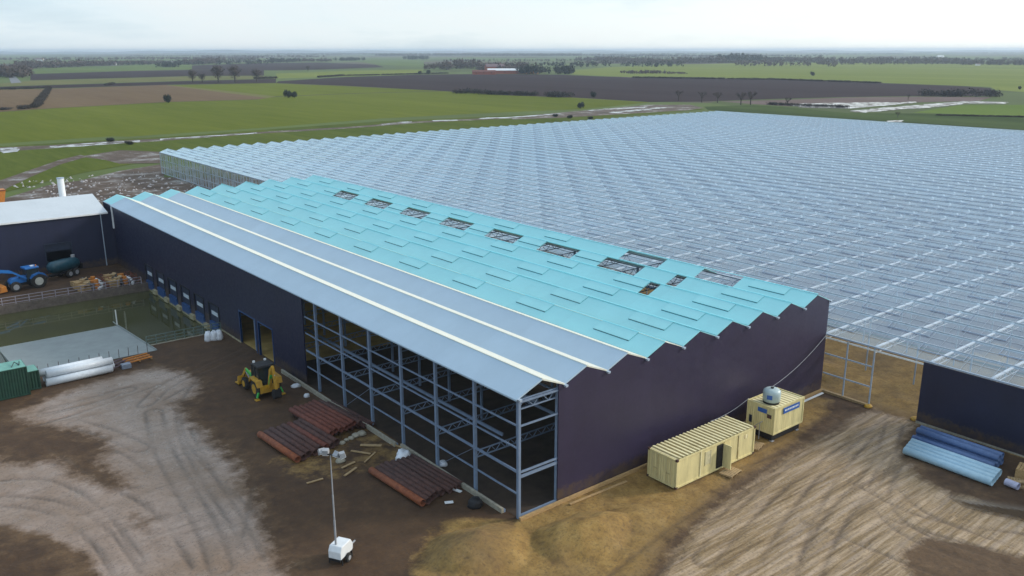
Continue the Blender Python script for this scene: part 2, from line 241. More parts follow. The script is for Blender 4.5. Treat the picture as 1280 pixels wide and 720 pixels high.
M['railing']=mat('galvanised_rail',(.34,.35,.37),.45,var=.2)
M['plastic_white']=mat('white_plastic_bag',(.72,.75,.8),.45,var=.15,bump=.4,bscale=6)
M['bark']=mat('bark',(.05,.038,.03),.9,var=.3,scale=5)
M['twig']=mat('winter_twigs',(.085,.062,.05),.9,var=.4,scale=.4)
M['ivy']=mat('dark_evergreen_foliage',(.02,.03,.018),.9,var=.5,scale=.3)
M['hedge']=mat('winter_hedge',(.045,.032,.026),.9,var=.5,scale=.2,col2=(.022,.022,.016))
M['brick']=mat('red_brick',(.32,.09,.05),.8,var=.2)
M['whiteroof']=mat('white_farm_roof',(.7,.72,.74),.3,var=.1)
M['purpleroof']=mat('purple_slate',(.16,.11,.12),.7,var=.2)
M['whitewall']=mat('white_render',(.8,.8,.78),.5,var=.1)

# glass : see-through steeply, sky reflecting at grazing angles, thin film of condensation; pale blue diffuse paints in the far roof's sky sheen
def glass(name,tint,diff,dcol):
    m,nt,out=newmat(name)
    lw=N(nt,'ShaderNodeLayerWeight'); lw.inputs['Blend'].default_value=.5
    f=math_(nt,'POWER',lw.outputs['Facing'],2.0); f=math_(nt,'ADD',math_(nt,'MULTIPLY',f,.95),.04,True)
    tr=N(nt,'ShaderNodeBsdfTransparent'); tr.inputs[0].default_value=c4(tint)
    gl=N(nt,'ShaderNodeBsdfGlossy'); gl.inputs['Roughness'].default_value=.12; gl.inputs['Color'].default_value=(.86,.98,1,1)
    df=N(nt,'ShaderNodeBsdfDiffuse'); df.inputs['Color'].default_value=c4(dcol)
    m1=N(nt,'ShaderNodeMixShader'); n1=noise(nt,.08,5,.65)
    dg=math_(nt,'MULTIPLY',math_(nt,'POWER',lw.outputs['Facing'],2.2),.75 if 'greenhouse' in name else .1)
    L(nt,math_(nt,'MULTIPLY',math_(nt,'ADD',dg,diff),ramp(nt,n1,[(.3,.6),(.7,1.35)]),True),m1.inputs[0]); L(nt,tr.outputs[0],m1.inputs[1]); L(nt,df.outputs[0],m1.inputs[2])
    m2=N(nt,'ShaderNodeMixShader'); L(nt,f,m2.inputs[0]); L(nt,m1.outputs[0],m2.inputs[1]); L(nt,gl.outputs[0],m2.inputs[2])
    L(nt,m2.outputs[0],out.inputs[0]); return m
M['glass']=glass('greenhouse_glass',(.93,.945,1),.045,(.52,.76,.98))
M['sideglass']=glass('side_wall_glass',(.9,.93,.92),.16,(.55,.58,.55))

def grooved(name,c1,c2,period):
    m,nt,out=newmat(name); p=N(nt,'ShaderNodeBsdfPrincipled')
    tc=N(nt,'ShaderNodeTexCoord'); sx=N(nt,'ShaderNodeSeparateXYZ'); L(nt,tc.outputs['Object'],sx.inputs[0])
    fr=math_(nt,'PINGPONG',math_(nt,'DIVIDE',sx.outputs[0],period),.5); n1=noise(nt,1.1,6,.7)
    k=math_(nt,'MULTIPLY',ramp(nt,fr,[(.1,1),(.3,0)]),ramp(nt,n1,[(.3,.6),(.6,1)]))
    c=mixc(nt,k,c1,c2); c=mixc(nt,ramp(nt,noise(nt,.5,5,.7),[(.55,0),(.68,.6)]),c,c2)
    L(nt,c,p.inputs['Base Color']); p.inputs['Roughness'].default_value=.6; L(nt,p.outputs[0],out.inputs[0]); return m
M['creamroof']=grooved('cream_container_roof',(.86,.77,.46),(.34,.25,.10),.4714)
def flatwater(name,col,rough=.06,murk=1):
    m,nt,out=newmat(name); p=N(nt,'ShaderNodeBsdfPrincipled')
    f=noise(nt,.12,5,.6)
    L(nt,ramp(nt,f,[(.35,tuple(x*.75 for x in col)),(.65,col)]),p.inputs['Base Color'])
    p.inputs['Roughness'].default_value=rough; p.inputs['IOR'].default_value=1.33
    b=N(nt,'ShaderNodeBump'); b.inputs['Strength'].default_value=.03; b.inputs['Distance'].default_value=.05
    L(nt,noise(nt,1.2,4,.5),b.inputs['Height']); L(nt,b.outputs[0],p.inputs['Normal'])
    L(nt,p.outputs[0],out.inputs[0]); return m
M['pond']=flatwater('green_pond_water',(.085,.085,.035),.04)
def flood():
    m,nt,out=newmat('flood_water'); p=N(nt,'ShaderNodeBsdfPrincipled')
    f=noise(nt,.16,7,.7)
    L(nt,ramp(nt,f,[(.44,(.10,.075,.05)),(.54,(.27,.26,.26))]),p.inputs['Base Color']); L(nt,ramp(nt,f,[(.44,.8),(.52,.12)]),p.inputs['Roughness'])
    L(nt,p.outputs[0],out.inputs[0]); return m
M['floodwater']=flood()

def field(name,c1,c2,rough=.95,ang=0,row=0,s=.012):
    m,nt,out=newmat(name); p=N(nt,'ShaderNodeBsdfPrincipled')
    tc=N(nt,'ShaderNodeTexCoord'); mp=N(nt,'ShaderNodeMapping'); mp.inputs['Rotation'].default_value=(0,0,R(ang)); mp.inputs['Scale'].default_value=(1,.12,1)
    L(nt,tc.outputs['Object'],mp.inputs[0])
    f=noise(nt,s,6,.6,mp.outputs[0]); f2=noise(nt,s*14,4,.7,mp.outputs[0]); 
    ff=math_(nt,'ADD',math_(nt,'MULTIPLY',f,.65),math_(nt,'MULTIPLY',f2,.35))
    L(nt,ramp(nt,ff,[(.36,c1),(.64,c2)]),p.inputs['Base Color']); p.inputs['Roughness'].default_value=rough; p.inputs['Specular IOR Level'].default_value=.03
    L(nt,p.outputs[0],out.inputs[0]); return m
FM={'green':field('winter_wheat',(.092,.113,.011),(.142,.160,.020),ang=52),
'green2':field('pale_green_field',(.09,.13,.04),(.13,.17,.05)),
'green3':field('verge_grass',(.035,.055,.016),(.075,.105,.03),s=.03),
'lime':field('lime_green_field',(.135,.165,.032),(.19,.215,.05),ang=40),
'lime2':field('bright_grass_field',(.10,.15,.025),(.13,.18,.035)),
'yellow':field('dry_grass_strip',(.12,.13,.045),(.16,.15,.06)),
'strip':field('yellow_verge',(.15,.14,.045),(.17,.16,.06)),
'brown':field('stubble_field',(.13,.085,.05),(.18,.125,.07),ang=50),
'purple':field('ploughed_field',(.033,.021,.022),(.048,.033,.034),ang=50),
'pinkbrown':field('bare_wet_field',(.12,.085,.075),(.19,.14,.125)),
'meadow':field('rough_meadow',(.055,.080,.012),(.12,.14,.025),s=.03)}
def mudtrack():
    m,nt,out=newmat('muddy_track'); p=N(nt,'ShaderNodeBsdfPrincipled')
    f=noise(nt,.09,7,.7); f2=noise(nt,.5,5,.7)
    c=ramp(nt,f,[(.36,(.045,.024,.012)),(.5,(.085,.052,.03)),(.62,(.14,.105,.08))])
    c=mixc(nt,ramp(nt,f2,[(.6,0),(.68,.6)]),c,(.29,.28,.28))
    L(nt,c,p.inputs['Base Color']); L(nt,ramp(nt,f,[(.5,.85),(.64,.25)]),p.inputs['Roughness'])
    L(nt,p.outputs[0],out.inputs[0]); return m
FM['mudtrack']=mudtrack()

def yardmat():
    m,nt,out=newmat('yard_mud'); p=N(nt,'ShaderNodeBsdfPrincipled')
    at=N(nt,'ShaderNodeAttribute',attribute_name='zones'); sp=N(nt,'ShaderNodeSeparateColor'); L(nt,at.outputs['Color'],sp.inputs[0])
    at2=N(nt,'ShaderNodeAttribute',attribute_name='zones2'); sp2=N(nt,'ShaderNodeSeparateColor'); L(nt,at2.outputs['Color'],sp2.inputs[0])
    tc=N(nt,'ShaderNodeTexCoord')
    big=noise(nt,.12,7,.65); mid=noise(nt,.7,6,.7); fine=noise(nt,4,6,.7)
    # streaks dragged by wheels towards the gate
    def streak(ang,sc):
        mp=N(nt,'ShaderNodeMapping'); mp.inputs['Rotation'].default_value=(0,0,R(ang)); mp.inputs['Scale'].default_value=sc
        # bend the lanes a little
        L(nt,tc.outputs['Object'],mp.inputs[0]); return noise(nt,1.0,7,.66,mp.outputs[0])
    st1=streak(-20,(.13,1.9,.5)); st2=streak(-32,(.15,2.3,.5)); st3=streak(38,(.1,1.1,.5))
    dark=ramp(nt,mid,[(.3,(.040,.018,.006)),(.55,(.066,.032,.011)),(.75,(.105,.056,.021))])
    dark=mixc(nt,ramp(nt,big,[(.5,0),(.7,.5)]),dark,(.13,.070,.029))
    light=ramp(nt,mid,[(.28,(.20,.13,.085)),(.5,(.275,.19,.14)),(.72,(.34,.25,.195))])
    light=mixc(nt,ramp(nt,st3,[(.54,0),(.66,.6)]),light,(.13,.08,.045))
    light2=ramp(nt,st1,[(.34,(.14,.080,.026)),(.47,(.27,.175,.078)),(.6,(.45,.32,.20))])
    light2=mixc(nt,ramp(nt,st2,[(.5,0),(.62,.6)]),light2,(.35,.26,.19))
    light2=mixc(nt,ramp(nt,st2,[(.33,.7),(.42,0)]),light2,(.13,.075,.028))
    sand=ramp(nt,mid,[(.3,(.17,.092,.022)),(.5,(.28,.165,.043)),(.75,(.38,.245,.08))])
    sand=mixc(nt,ramp(nt,big,[(.35,.6),(.55,0)]),sand,(.11,.07,.035))
    def edge(v,amt=1.15):   # break a soft mask with noise
        a=math_(nt,'ADD',v,math_(nt,'MULTIPLY',math_(nt,'SUBTRACT',math_(nt,'ADD',math_(nt,'MULTIPLY',mid,.6),math_(nt,'MULTIPLY',big,.6)),.6),amt))
        a=math_(nt,'ADD',a,math_(nt,'MULTIPLY',math_(nt,'SUBTRACT',st3,.5),.12)); return ramp(nt,a,[(.36,0),(.64,1)])
    c=mixc(nt,edge(sp.outputs[2]),dark,sand)
    c=mixc(nt,math_(nt,'MULTIPLY',edge(sp2.outputs[2],1.4),.6),c,ramp(nt,mid,[(.3,(.085,.045,.018)),(.6,(.145,.085,.040)),(.8,(.20,.13,.07))]))
    light=mixc(nt,ramp(nt,big,[(.4,.55),(.58,0)]),light,(.175,.105,.052))
    m1=edge(sp.outputs[0]); c=mixc(nt,m1,c,light)
    m2=edge(sp.outputs[1],1.2); c=mixc(nt,m2,c,light2)
    rut=sp2.outputs[0]; c=mixc(nt,math_(nt,'MULTIPLY',math_(nt,'MULTIPLY',rut,.95),ramp(nt,mid,[(.3,.5),(.5,1)])),c,(.08,.047,.024))
    c=mixc(nt,sp2.outputs[1],c,(.10,.068,.04))   # standing puddle silt
    c=mixc(nt,ramp(nt,fine,[(.35,.45),(.5,0)]),c,(.04,.028,.02))
    c=mixc(nt,ramp(nt,fine,[(.66,0),(.74,.35)]),c,(.33,.30,.27))
    L(nt,c,p.inputs['Base Color'])
    wet=math_(nt,'MAXIMUM',m1,math_(nt,'MULTIPLY',m2,.7))
    r=math_(nt,'SUBTRACT',.88,math_(nt,'MULTIPLY',wet,ramp(nt,big,[(.35,.35),(.6,.62)])))
    r=math_(nt,'SUBTRACT',r,math_(nt,'MULTIPLY',sp2.outputs[1],.8),True)
    pd=math_(nt,'MULTIPLY',math_(nt,'MAXIMUM',m1,math_(nt,'MULTIPLY',m2,.6)),ramp(nt,mid,[(.36,1),(.43,0)]))
    r=math_(nt,'SUBTRACT',r,math_(nt,'MULTIPLY',pd,.6),True)
    r=math_(nt,'MAXIMUM',r,.07)
    L(nt,r,p.inputs['Roughness'])
    b=N(nt,'ShaderNodeBump'); b.inputs['Strength'].default_value=.7; b.inputs['Distance'].default_value=.12
    h=math_(nt,'ADD',math_(nt,'MULTIPLY',mid,1.0),math_(nt,'MULTIPLY',fine,.35)); h=math_(nt,'ADD',h,math_(nt,'MULTIPLY',st1,math_(nt,'MULTIPLY',m2,1.2)))
    h=math_(nt,'MULTIPLY',h,math_(nt,'SUBTRACT',1,sp2.outputs[1])); h=math_(nt,'MULTIPLY',h,math_(nt,'SUBTRACT',1.15,math_(nt,'MULTIPLY',m1,.75)))
    L(nt,h,b.inputs['Height']); L(nt,b.outputs[0],p.inputs['Normal'])
    L(nt,p.outputs[0],out.inputs[0]); return m
M['yard']=yardmat()
def farmat():
    m,nt,out=newmat('far_farmland'); p=N(nt,'ShaderNodeBsdfPrincipled')
    tc=N(nt,'ShaderNodeTexCoord'); mp=N(nt,'ShaderNodeMapping'); mp.inputs['Rotation'].default_value=(0,0,R(51)); mp.inputs['Scale'].default_value=(.0016,.0028,1)
    L(nt,tc.outputs['Object'],mp.inputs[0])
    v=N(nt,'ShaderNodeTexVoronoi',feature='F1'); v.inputs['Scale'].default_value=1; v.inputs['Randomness'].default_value=.85; L(nt,mp.outputs[0],v.inputs['Vector'])
    wn=N(nt,'ShaderNodeSeparateColor'); L(nt,v.outputs['Color'],wn.inputs[0])
    c=ramp(nt,wn.outputs[0],[(0,(.12,.16,.045)),(.3,(.09,.12,.035)),(.45,(.065,.05,.045)),(.62,(.11,.15,.04)),(.8,(.12,.095,.07)),(1,(.15,.18,.06))])
    r=c.node; r.color_ramp.interpolation='CONSTANT'
    f=noise(nt,.01,6,.7); c=mixc(nt,ramp(nt,f,[(.35,.4),(.65,0)]),c,(.05,.05,.03))
    L(nt,c,p.inputs['Base Color']); p.inputs['Roughness'].default_value=.95; p.inputs['Specular IOR Level'].default_value=.1
    L(nt,p.outputs[0],out.inputs[0]); return m
M['far']=farmat()
def soilmat():
    m,nt,out=newmat('glasshouse_soil'); p=N(nt,'ShaderNodeBsdfPrincipled')
    at=N(nt,'ShaderNodeTexCoord'); sx=N(nt,'ShaderNodeSeparateXYZ'); L(nt,at.outputs['Object'],sx.inputs[0])
    big=noise(nt,.05,6,.65); mid=noise(nt,.5,6,.7)
    pur=ramp(nt,mid,[(.3,(.07,.05,.07)),(.7,(.15,.11,.125))])
    snd=ramp(nt,mid,[(.3,(.22,.14,.05)),(.5,(.33,.22,.085)),(.75,(.45,.32,.14))])
    d=math_(nt,'ADD',math_(nt,'DIVIDE',math_(nt,'SUBTRACT',78,sx.outputs[0]),45),math_(nt,'MULTIPLY',math_(nt,'SUBTRACT',big,.5),2.2))
    c=mixc(nt,ramp(nt,d,[(.4,0),(.6,1)]),pur,snd)
    fr=math_(nt,'FRACT',math_(nt,'DIVIDE',math_(nt,'SUBTRACT',sx.outputs[0],40.5),4.5))
    row=math_(nt,'MULTIPLY',math_(nt,'GREATER_THAN',fr,.5),ramp(nt,mid,[(.35,.15),(.6,.5)]))
    c=mixc(nt,row,c,(.045,.03,.045))
    L(nt,c,p.inputs['Base Color']); p.inputs['Roughness'].default_value=.85
    L(nt,p.outputs[0],out.inputs[0]); return m
M['soil']=soilmat()

# ------------------------------------------------------------ ground
def sdf(P,X,Y):   # signed distance (positive inside)
    P=np.array(P); d=np.full(X.shape,1e9); ins=np.zeros(X.shape,bool); n=len(P)
    for i in range(n):
        a=P[i];b=P[(i+1)%n]; e=b-a; L2=(e@e) or 1
        t=np.clip(((X-a[0])*e[0]+(Y-a[1])*e[1])/L2,0,1)
        d=np.minimum(d,np.hypot(X-a[0]-t*e[0],Y-a[1]-t*e[1]))
        c=((a[1]>Y)!=(b[1]>Y)); 
        with np.errstate(divide='ignore',invalid='ignore'):
            xi=(b[0]-a[0])*(Y-a[1])/((b[1]-a[1]) or 1e-9)+a[0]
        ins^=c&(X<xi)
    return np.where(ins,d,-d)
def linedist(P,X,Y):
    P=np.array(P,float)
    # smooth the polyline
    for _ in range(2):
        Q=[P[0]]
        for a,b in zip(P[:-1],P[1:]): Q+=[a*.75+b*.25,a*.25+b*.75]
        Q.append(P[-1]); P=np.array(Q)
    d=np.full(X.shape,1e9)
    for a,b in zip(P[:-1],P[1:]):
        e=b-a;L2=(e@e) or 1;t=np.clip(((X-a[0])*e[0]+(Y-a[1])*e[1])/L2,0,1)
        d=np.minimum(d,np.hypot(X-a[0]-t*e[0],Y-a[1]-t*e[1]))
    return d
def fbm(X,Y,s,seed,oct=4):
    r=np.random.default_rng(seed); out=np.zeros(X.shape); amp=1
    for o in range(oct):
        for _ in range(5):
            a=r.uniform(0,6.28);k=s*(2**o)*r.uniform(.7,1.4)
            out+=amp*np.sin((X*math.cos(a)+Y*math.sin(a))*k+r.uniform(0,6.28)+1.3*np.sin((X*math.sin(a)-Y*math.cos(a))*k*.6+r.uniform(0,6.28)))/5
        amp*=.55
    return out
GX0,GX1,GY0,GY1,ST=-80,61.5,-75,125,.25
xs=GX0+ST*np.arange(567); ys=GY0+ST*np.arange(801)
X,Y=np.meshgrid(xs,ys,indexing='ij')
soft=lambda d,w=1.2: np.clip(.5+d/(2*w),0,1)
light=np.zeros(X.shape); wide=np.zeros(X.shape)
for P in LIGHT: light=np.maximum(light,soft(sdf(P,X,Y),2.6)); wide=np.maximum(wide,soft(sdf(P,X,Y)+1.0,3.5))
light2=soft(sdf(LIGHT2,X,Y),1.8)
for bi_,P in enumerate(BLOBS):
    b=soft(sdf(P,X,Y),1.2 if bi_!=1 else 3)*(1 if bi_!=1 else .75); light*=1-b; light2*=1-b
sand=np.maximum(soft(sdf(SAND,X,Y),2.0),soft(np.minimum(X-40.3,-Y+110),.6)); sand=np.maximum(sand,.45*soft(Y*0+3-np.hypot((X-5.0+8)/3,(Y-18)/2),1))
pud=soft(sdf(PUDDLE,X,Y),.5)
rut=np.zeros(X.shape)
for i_,P in enumerate(RUTS):
    d=linedist(P,X,Y)
    rut=np.maximum(rut,np.clip(1-np.abs(np.abs(d-.0)-.75*(i_%3==0))/.30,0,1)*(.6+.4*np.sin(X*.5+i_)*np.cos(Y*.6)))
inb=(X>-.3)&(X<40.7)&(Y>-.3)
Z=.035*fbm(X,Y,.55,3)+.06*fbm(X,Y,.12,4)
Z+=.018*fbm(X,Y,2.6,6,3); Z-=.12*rut
def mound(cx,cy,r,h,sx=1,sy=1,seed=1):
    global Z
    d=np.hypot((X-cx)/sx,(Y-cy)/sy)/r+.12*fbm(X,Y,.7,seed,3)+.04*fbm(X,Y,2.2,seed+9,2)
    Z+=h*np.clip(1-d,0,1)**.85
mound(-4.9,-1.6,3.6,1.6,1.1,.9,5); mound(2.2,-4.9,3.4,1.45,1.2,.85,6); mound(6.5,-5.5,2.6,.55,1.6,.8,7); mound(-8,-3.5,3.5,.6,1.2,1,8); mound(31,-33,5.5,.8,1.5,1,9)
mound(46,3,3.4,.8,1,1.8,12)
flat=np.clip(np.minimum(np.minimum(np.abs(X-(-9.6)),99),99),0,1)
Z=np.where(pud>.3,-.04,Z)
# keep it level beneath buildings, cabins, and along pit edges and borders
def level(x0,x1,y0,y1,w=1.5,z=-.02):
    global Z
    d=np.maximum(np.maximum(x0-X,X-x1),np.maximum(y0-Y,Y-y1)); k=np.clip(d/w,0,1)
    Z=Z*k+z*(1-k)
level(-.3,40.9,-.2,110); level(12,31,-4.8,-1,.8); level(-60,0,55.6,88.6,1.0); level(-80,-.5,104,125,1); level(-33,-9,48,56,1)
bd=np.minimum(np.minimum(X-GX0,GX1-X),np.minimum(Y-GY0,GY1-Y)); Z=Z*np.clip(bd/4,0,1)
nx,ny=X.shape
idx=np.arange(nx*ny).reshape(nx,ny)
cx=(X[:-1,:-1]+ST/2);cy=(Y[:-1,:-1]+ST/2)
hole=((cx>-60)&(cx<0)&(cy>56.25)&(cy<88.25))&~((cx>-9.0)&(cy<58.5))
F=np.stack([idx[:-1,:-1],idx[1:,:-1],idx[1:,1:],idx[:-1,1:]],-1)[~hole]
V=np.stack([X.ravel(),Y.ravel(),Z.ravel()],-1)
B=22000
far=[(-B,-B),(GX0,-B),(GX1,-B),(B,-B),(-B,GY0),(GX0,GY0),(GX1,GY0),(B,GY0),(-B,GY1),(GX0,GY1),(GX1,GY1),(B,GY1),(-B,B),(GX0,B),(GX1,B),(B,B)]
nb=len(V); V=np.vstack([V,[(a,b,0) for a,b in far]])
FF=[]
for j in range(3):
    for i in range(3):
        if i==1 and j==1: continue
        a=nb+j*4+i; FF.append((a,a+1,a+5,a+4))
me=bpy.data.meshes.new('ground')
me.from_pydata(V.tolist(),[],F.tolist()+FF)
me.materials.append(M['yard']); me.materials.append(M['far'])
mi=np.zeros(len(F)+len(FF),int); mi[len(F):]=1; me.polygons.foreach_set('material_index',mi)
me.polygons.foreach_set('use_smooth',[True]*len(mi))
def attr(name,a,b,c):
    at=me.color_attributes.new(name,'FLOAT_COLOR','POINT')
    arr=np.ones((len(V),4)); 
    for k,q in enumerate((a,b,c)): arr[:,k]=0; arr[:nb,k]=q.ravel()
    at.data.foreach_set('color',arr.ravel())
attr('zones',light,light2,sand); wide=np.maximum(wide,soft(sdf(LIGHT2,X,Y)+1.5,3)); attr('zones2',rut,pud,wide)
me.update()
g=bpy.data.objects.new('ground',me); COL.objects.link(g); tag(g,'brown churned mud of the building yard running out to flat farmland',kind='structure')
# fields, tracks, flood water laid as thin sheets
def sheet(name,P,z,m,label):
    b=MB(); b.add([(x,y,z) for x,y in P],[tuple(range(len(P)))]); o=b.build(name,m)
    # make it face up
    if o.data.polygons[0].normal.z<0: o.data.flip_normals()
    return tag(o,label,kind='structure')
FL={'green':'long green winter wheat field behind the glasshouse','green2':'pale green distant field','green3':'dark grass verge beyond the glasshouse','lime':'light green distant field','lime2':'bright green field on the right','yellow':'narrow dry grass strip','strip':'yellow grass margin between fields','brown':'brown stubble field','purple':'dark ploughed field','pinkbrown':'bare pinkish wet field','meadow':'rough meadow beside the glasshouse','mudtrack':'muddy wheel-rutted track with shining puddles'}
for i,(k,P) in enumerate(FIELDS):
    sheet('muddy_track' if k=='mudtrack' else 'field',P,.01+.004*i,FM[k],FL[k])
def rough(P,rr,step=4,amp=.9):
    out=[]
    for a,b in zip(P,P[1:]+P[:1]):
        a=np.array(a);b=np.array(b);L_=np.linalg.norm(b-a);n=max(1,int(L_/step));nn=np.array([-(b-a)[1],(b-a)[0]])/(L_ or 1); w=0
        for i in range(n):
            w=.6*w+rr.normal()*amp; out.append(tuple(a+(b-a)*i/n+nn*(w if i else 0)))
    return out
rq=np.random.default_rng(4)
for i,P in enumerate(WATERS):
    D_=math.hypot(P[0][0]+36,P[0][1]+45); P=rough(P,rq,5 if D_>200 else 3,D_*.0022)
    sheet('flood_water',P,.01+.004*(len(FIELDS)+1+i),M['floodwater'],'pale flood water lying on the ground')
sheet('road',ROAD,.2,mat('asphalt',(.16,.16,.17),.7),'pale farm road on the far left')
sheet('glasshouse_floor',[(61.4,-60),(292.4,-60),(292.4,209.8),(61.4,209.8)],.21,M['soil'],'bare sandy soil under the glass')
# ------------------------------------------------------------ flooded loading pit
b=MB()
ny_=16
b.quad((-60,56.25,-.02),(-23,56.25,-.02),(-23,72,-1.9),(-60,72,-1.9)); b.quad((-60,72,-1.9),(-23,72,-1.9),(-23,88.2,-2.2),(-60,88.2,-2.2))
b.quad((-23,72,-1.9),(0,72,-1.9),(0,88.2,-2.2),(-23,88.2,-2.2)); b.quad((-9.0,58.5,-2),(0,58.5,-2),(0,72,-1.9),(-9.0,72,-1.9))
tag(b.build('pit_bed',mat('pit_silt',(.10,.075,.04),.8,var=.3)),'sandy bank and bed of the flooded loading pit',kind='structure')
b=MB(); b.prism([(56.2,.02),(73,-1.125),(76,-1.35),(76,-2.4),(56.2,-2.4)],'x',-23,-9.05)
ramp_o=tag(b.build('ramp',M['concramp']),'smooth grey concrete ramp sloping into green water',kind='structure')
b=MB(); b.quad((-60,56.2,-1.12),(0,56.2,-1.12),(0,88.2,-1.12),(-60,88.2,-1.12)); tag(b.build('water',M['pond']),'still green water flooding the loading pit',kind='structure')
t=root('retaining_wall',(-5,58.5,0),'low concrete wall holding the pit edge beneath the near railing','wall')
b=MB(); b.box(-9.0,0,58.35,58.55,-2.3,.06); b.build('wall_face',M['conc'],t)
b=MB(); b.prism([(56.2,.12),(73,-1.0),(75,-1.08),(75,-2.3),(56.2,-2.3)],'x',-9.04,-8.92); b.build('side_wall',M['concramp'],t); MB().box(-9.03,-8.9,73,73.12,-1.2,1.0).build('end_post',M['white'],t)
b=MB(); b.box(-60,0,88.2,88.5,-2.3,.1); tag(b.build('retaining_wall',mat('stained_concrete',(.15,.12,.10),.8,var=.4)),'long concrete wall at the far edge of the flooded pit','wall')
def railing(p,q,n,label,m,h=1.1,rails=(1.1,.7,.3)):
    t=root('railing',p,label,'railing'); p=Vector(p);q=Vector(q)
    for i in range(n+1):
        c=p.lerp(q,i/n); MB().box(c.x-.05,c.x+.05,c.y-.05,c.y+.05,c.z,c.z+h).build('post',m,t)
    for z in rails: MB().beam(p+Vector((0,0,z)),q+Vector((0,0,z)),.07).build('rail',m,t)
railing((-9.4,58.47,.06),(-.4,58.47,.06),8,'greenish grey metal railing on the near right side of the flooded pit',mat('green_grey_rail',(.13,.18,.17),.5))
railing((-45,88.35,.1),(-1.2,88.35,.1),26,'long pinkish grey railing along the far side of the flooded pit',mat('pinkish_rail',(.30,.27,.31),.5,var=.2),1.05,(1.05,.62,.2))
b=MB()
for i in range(13):
    x=-22.6+i*1.05; MB
    tag(MB().tube((x,56.35,-.05),(x+.03,56.3,1.0),.03,6).build('steel_stake',M['rustd']),'thin upright steel stake on the top edge of the grey ramp','stake','steel stakes along the ramp edge')

# ------------------------------------------------------------ packing shed
SP,EV,RG,BY=4.5,9.77,10.70,5.4
PK=root('packing_shed',(0,0,0),'huge half-clad industrial shed with navy walls and cyan and grey ridged roof','industrial building')
YB=109.6; YG=104.8
def slope_panel(x0,z0,x1,z1,y0,y1,th,b,holes=()):
    # sloped slab with rectangular cut-outs (y ranges run full width)
    cuts=sorted(holes); y=y0
    segs=[]
    for a,c in cuts:
        if a>y: segs.append((y,a))
        y=c
    if y<y1: segs.append((y,y1))
    for a,c in segs:
        b.prism([(x0,z0),(x1,z1),(x1,z1-th),(x0,z0-th)],'y',a,c)
def slope_segs(x0,z0,x1,z1,hl_,m_=None):
    y=-.1
    for a,c in sorted(hl_)+[(YB,YB)]:
        if a>y: MB().prism([(x0,z0),(x1,z1),(x1,z1-.06),(x0,z0-.06)],'y',y,a).build('roof_slope',m_ or M['cyan'],PK)
        y=c
holes={6:[(12.3,13.7)],7:[(12.6,14.0),(18.6,24.5)]+[(29.1+10.8*i,35.3+10.8*i) for i in range(6)],8:[(8.7,13.9),(19.3,25.4)]}
for k in range(9):
    x0=k*SP; xm=x0+SP/2; x1=x0+SP
    e=.0
    if k<3:
        b=MB(); slope_panel(x0-(.25 if k==0 else 0),EV-(.1 if k==0 else 0)+.06,xm,RG+.06,-.12,YG,.12,b); b.build('roof_slope',M['greyroof'],PK)
        b=MB(); slope_panel(xm,RG+.06,x1,EV+.06,-.12,YG,.12,b); b.build('roof_slope',M['cream_lit_edge'],PK)
        b=MB(); slope_panel(x0,EV,xm,RG,YG,YB,.08,b); b.build('roof_slope',M['cyan'],PK)
        b=MB(); slope_panel(xm,RG,x1,EV,YG,YB,.08,b); b.build('roof_slope',M['cyan'],PK)
    else:
        slope_segs(x0+.1,EV+.05,xm,RG,holes.get(k,()))
        slope_segs(xm,RG,x1-.1,EV+.05,[(8.7,13.9)] if k==8 else (),M['cream_lit_edge'] if k==3 else M['cyan'])  # the single cream slope paints in a bright gutter highlight
    # vents on the left slope
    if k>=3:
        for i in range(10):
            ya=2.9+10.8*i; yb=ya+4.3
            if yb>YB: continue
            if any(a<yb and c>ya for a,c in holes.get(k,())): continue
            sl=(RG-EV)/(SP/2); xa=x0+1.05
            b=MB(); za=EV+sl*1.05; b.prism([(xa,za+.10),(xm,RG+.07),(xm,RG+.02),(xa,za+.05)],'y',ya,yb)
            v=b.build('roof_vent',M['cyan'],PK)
            MB().box(xa-.03,xa+.02,ya,yb,za-.02,za+.06).build('vent_shade_strip',M['vent_shade'],v)  # shadow under the vent's lower edge, drawn as a dark strip
for k in range(10):
    x=k*SP
    MB().prism([(x-.14,EV-.02),(x+.14,EV-.02),(x+.1,EV-.18),(x-.1,EV-.18)],'y',-.38,YB+.2).build('gutter',M['gutter'],PK)
for k in range(9):
    x=k*SP+SP/2
    MB().box(x-.06,x+.06,-.13,YG if k<3 else YB,RG+.05,RG+.10).build('ridge_cap',M['cream_lit_edge'] if k<3 else M['cyanvent'],PK)
# gable wall with a zigzag top
top=[(3.9,EV-.3)]
top=[(3.9,EV+ (RG-EV)*(SP-3.9)/(SP/2)-.12),(4.5,EV-.12)]
for k in range(1,9): top+= [(k*SP+SP/2,RG-.05),((k+1)*SP,EV-.12 if k<8 else EV-.1)]
b=MB(); b.prism(top+[(40.5,.12),(3.9,.12)],'y',-.12,.0); gw=b.build('gable_wall',M['navyx'],PK)
top2=[(0,EV-.1)]
for k in range(9): top2+=[(k*SP+SP/2,RG-.05),((k+1)*SP,EV-.1)]
b=MB(); b.prism(top2+[(40.5,0),(0,0)],'y',YB-.05,YB+.05); b.build('back_wall',M['navyx'],PK)
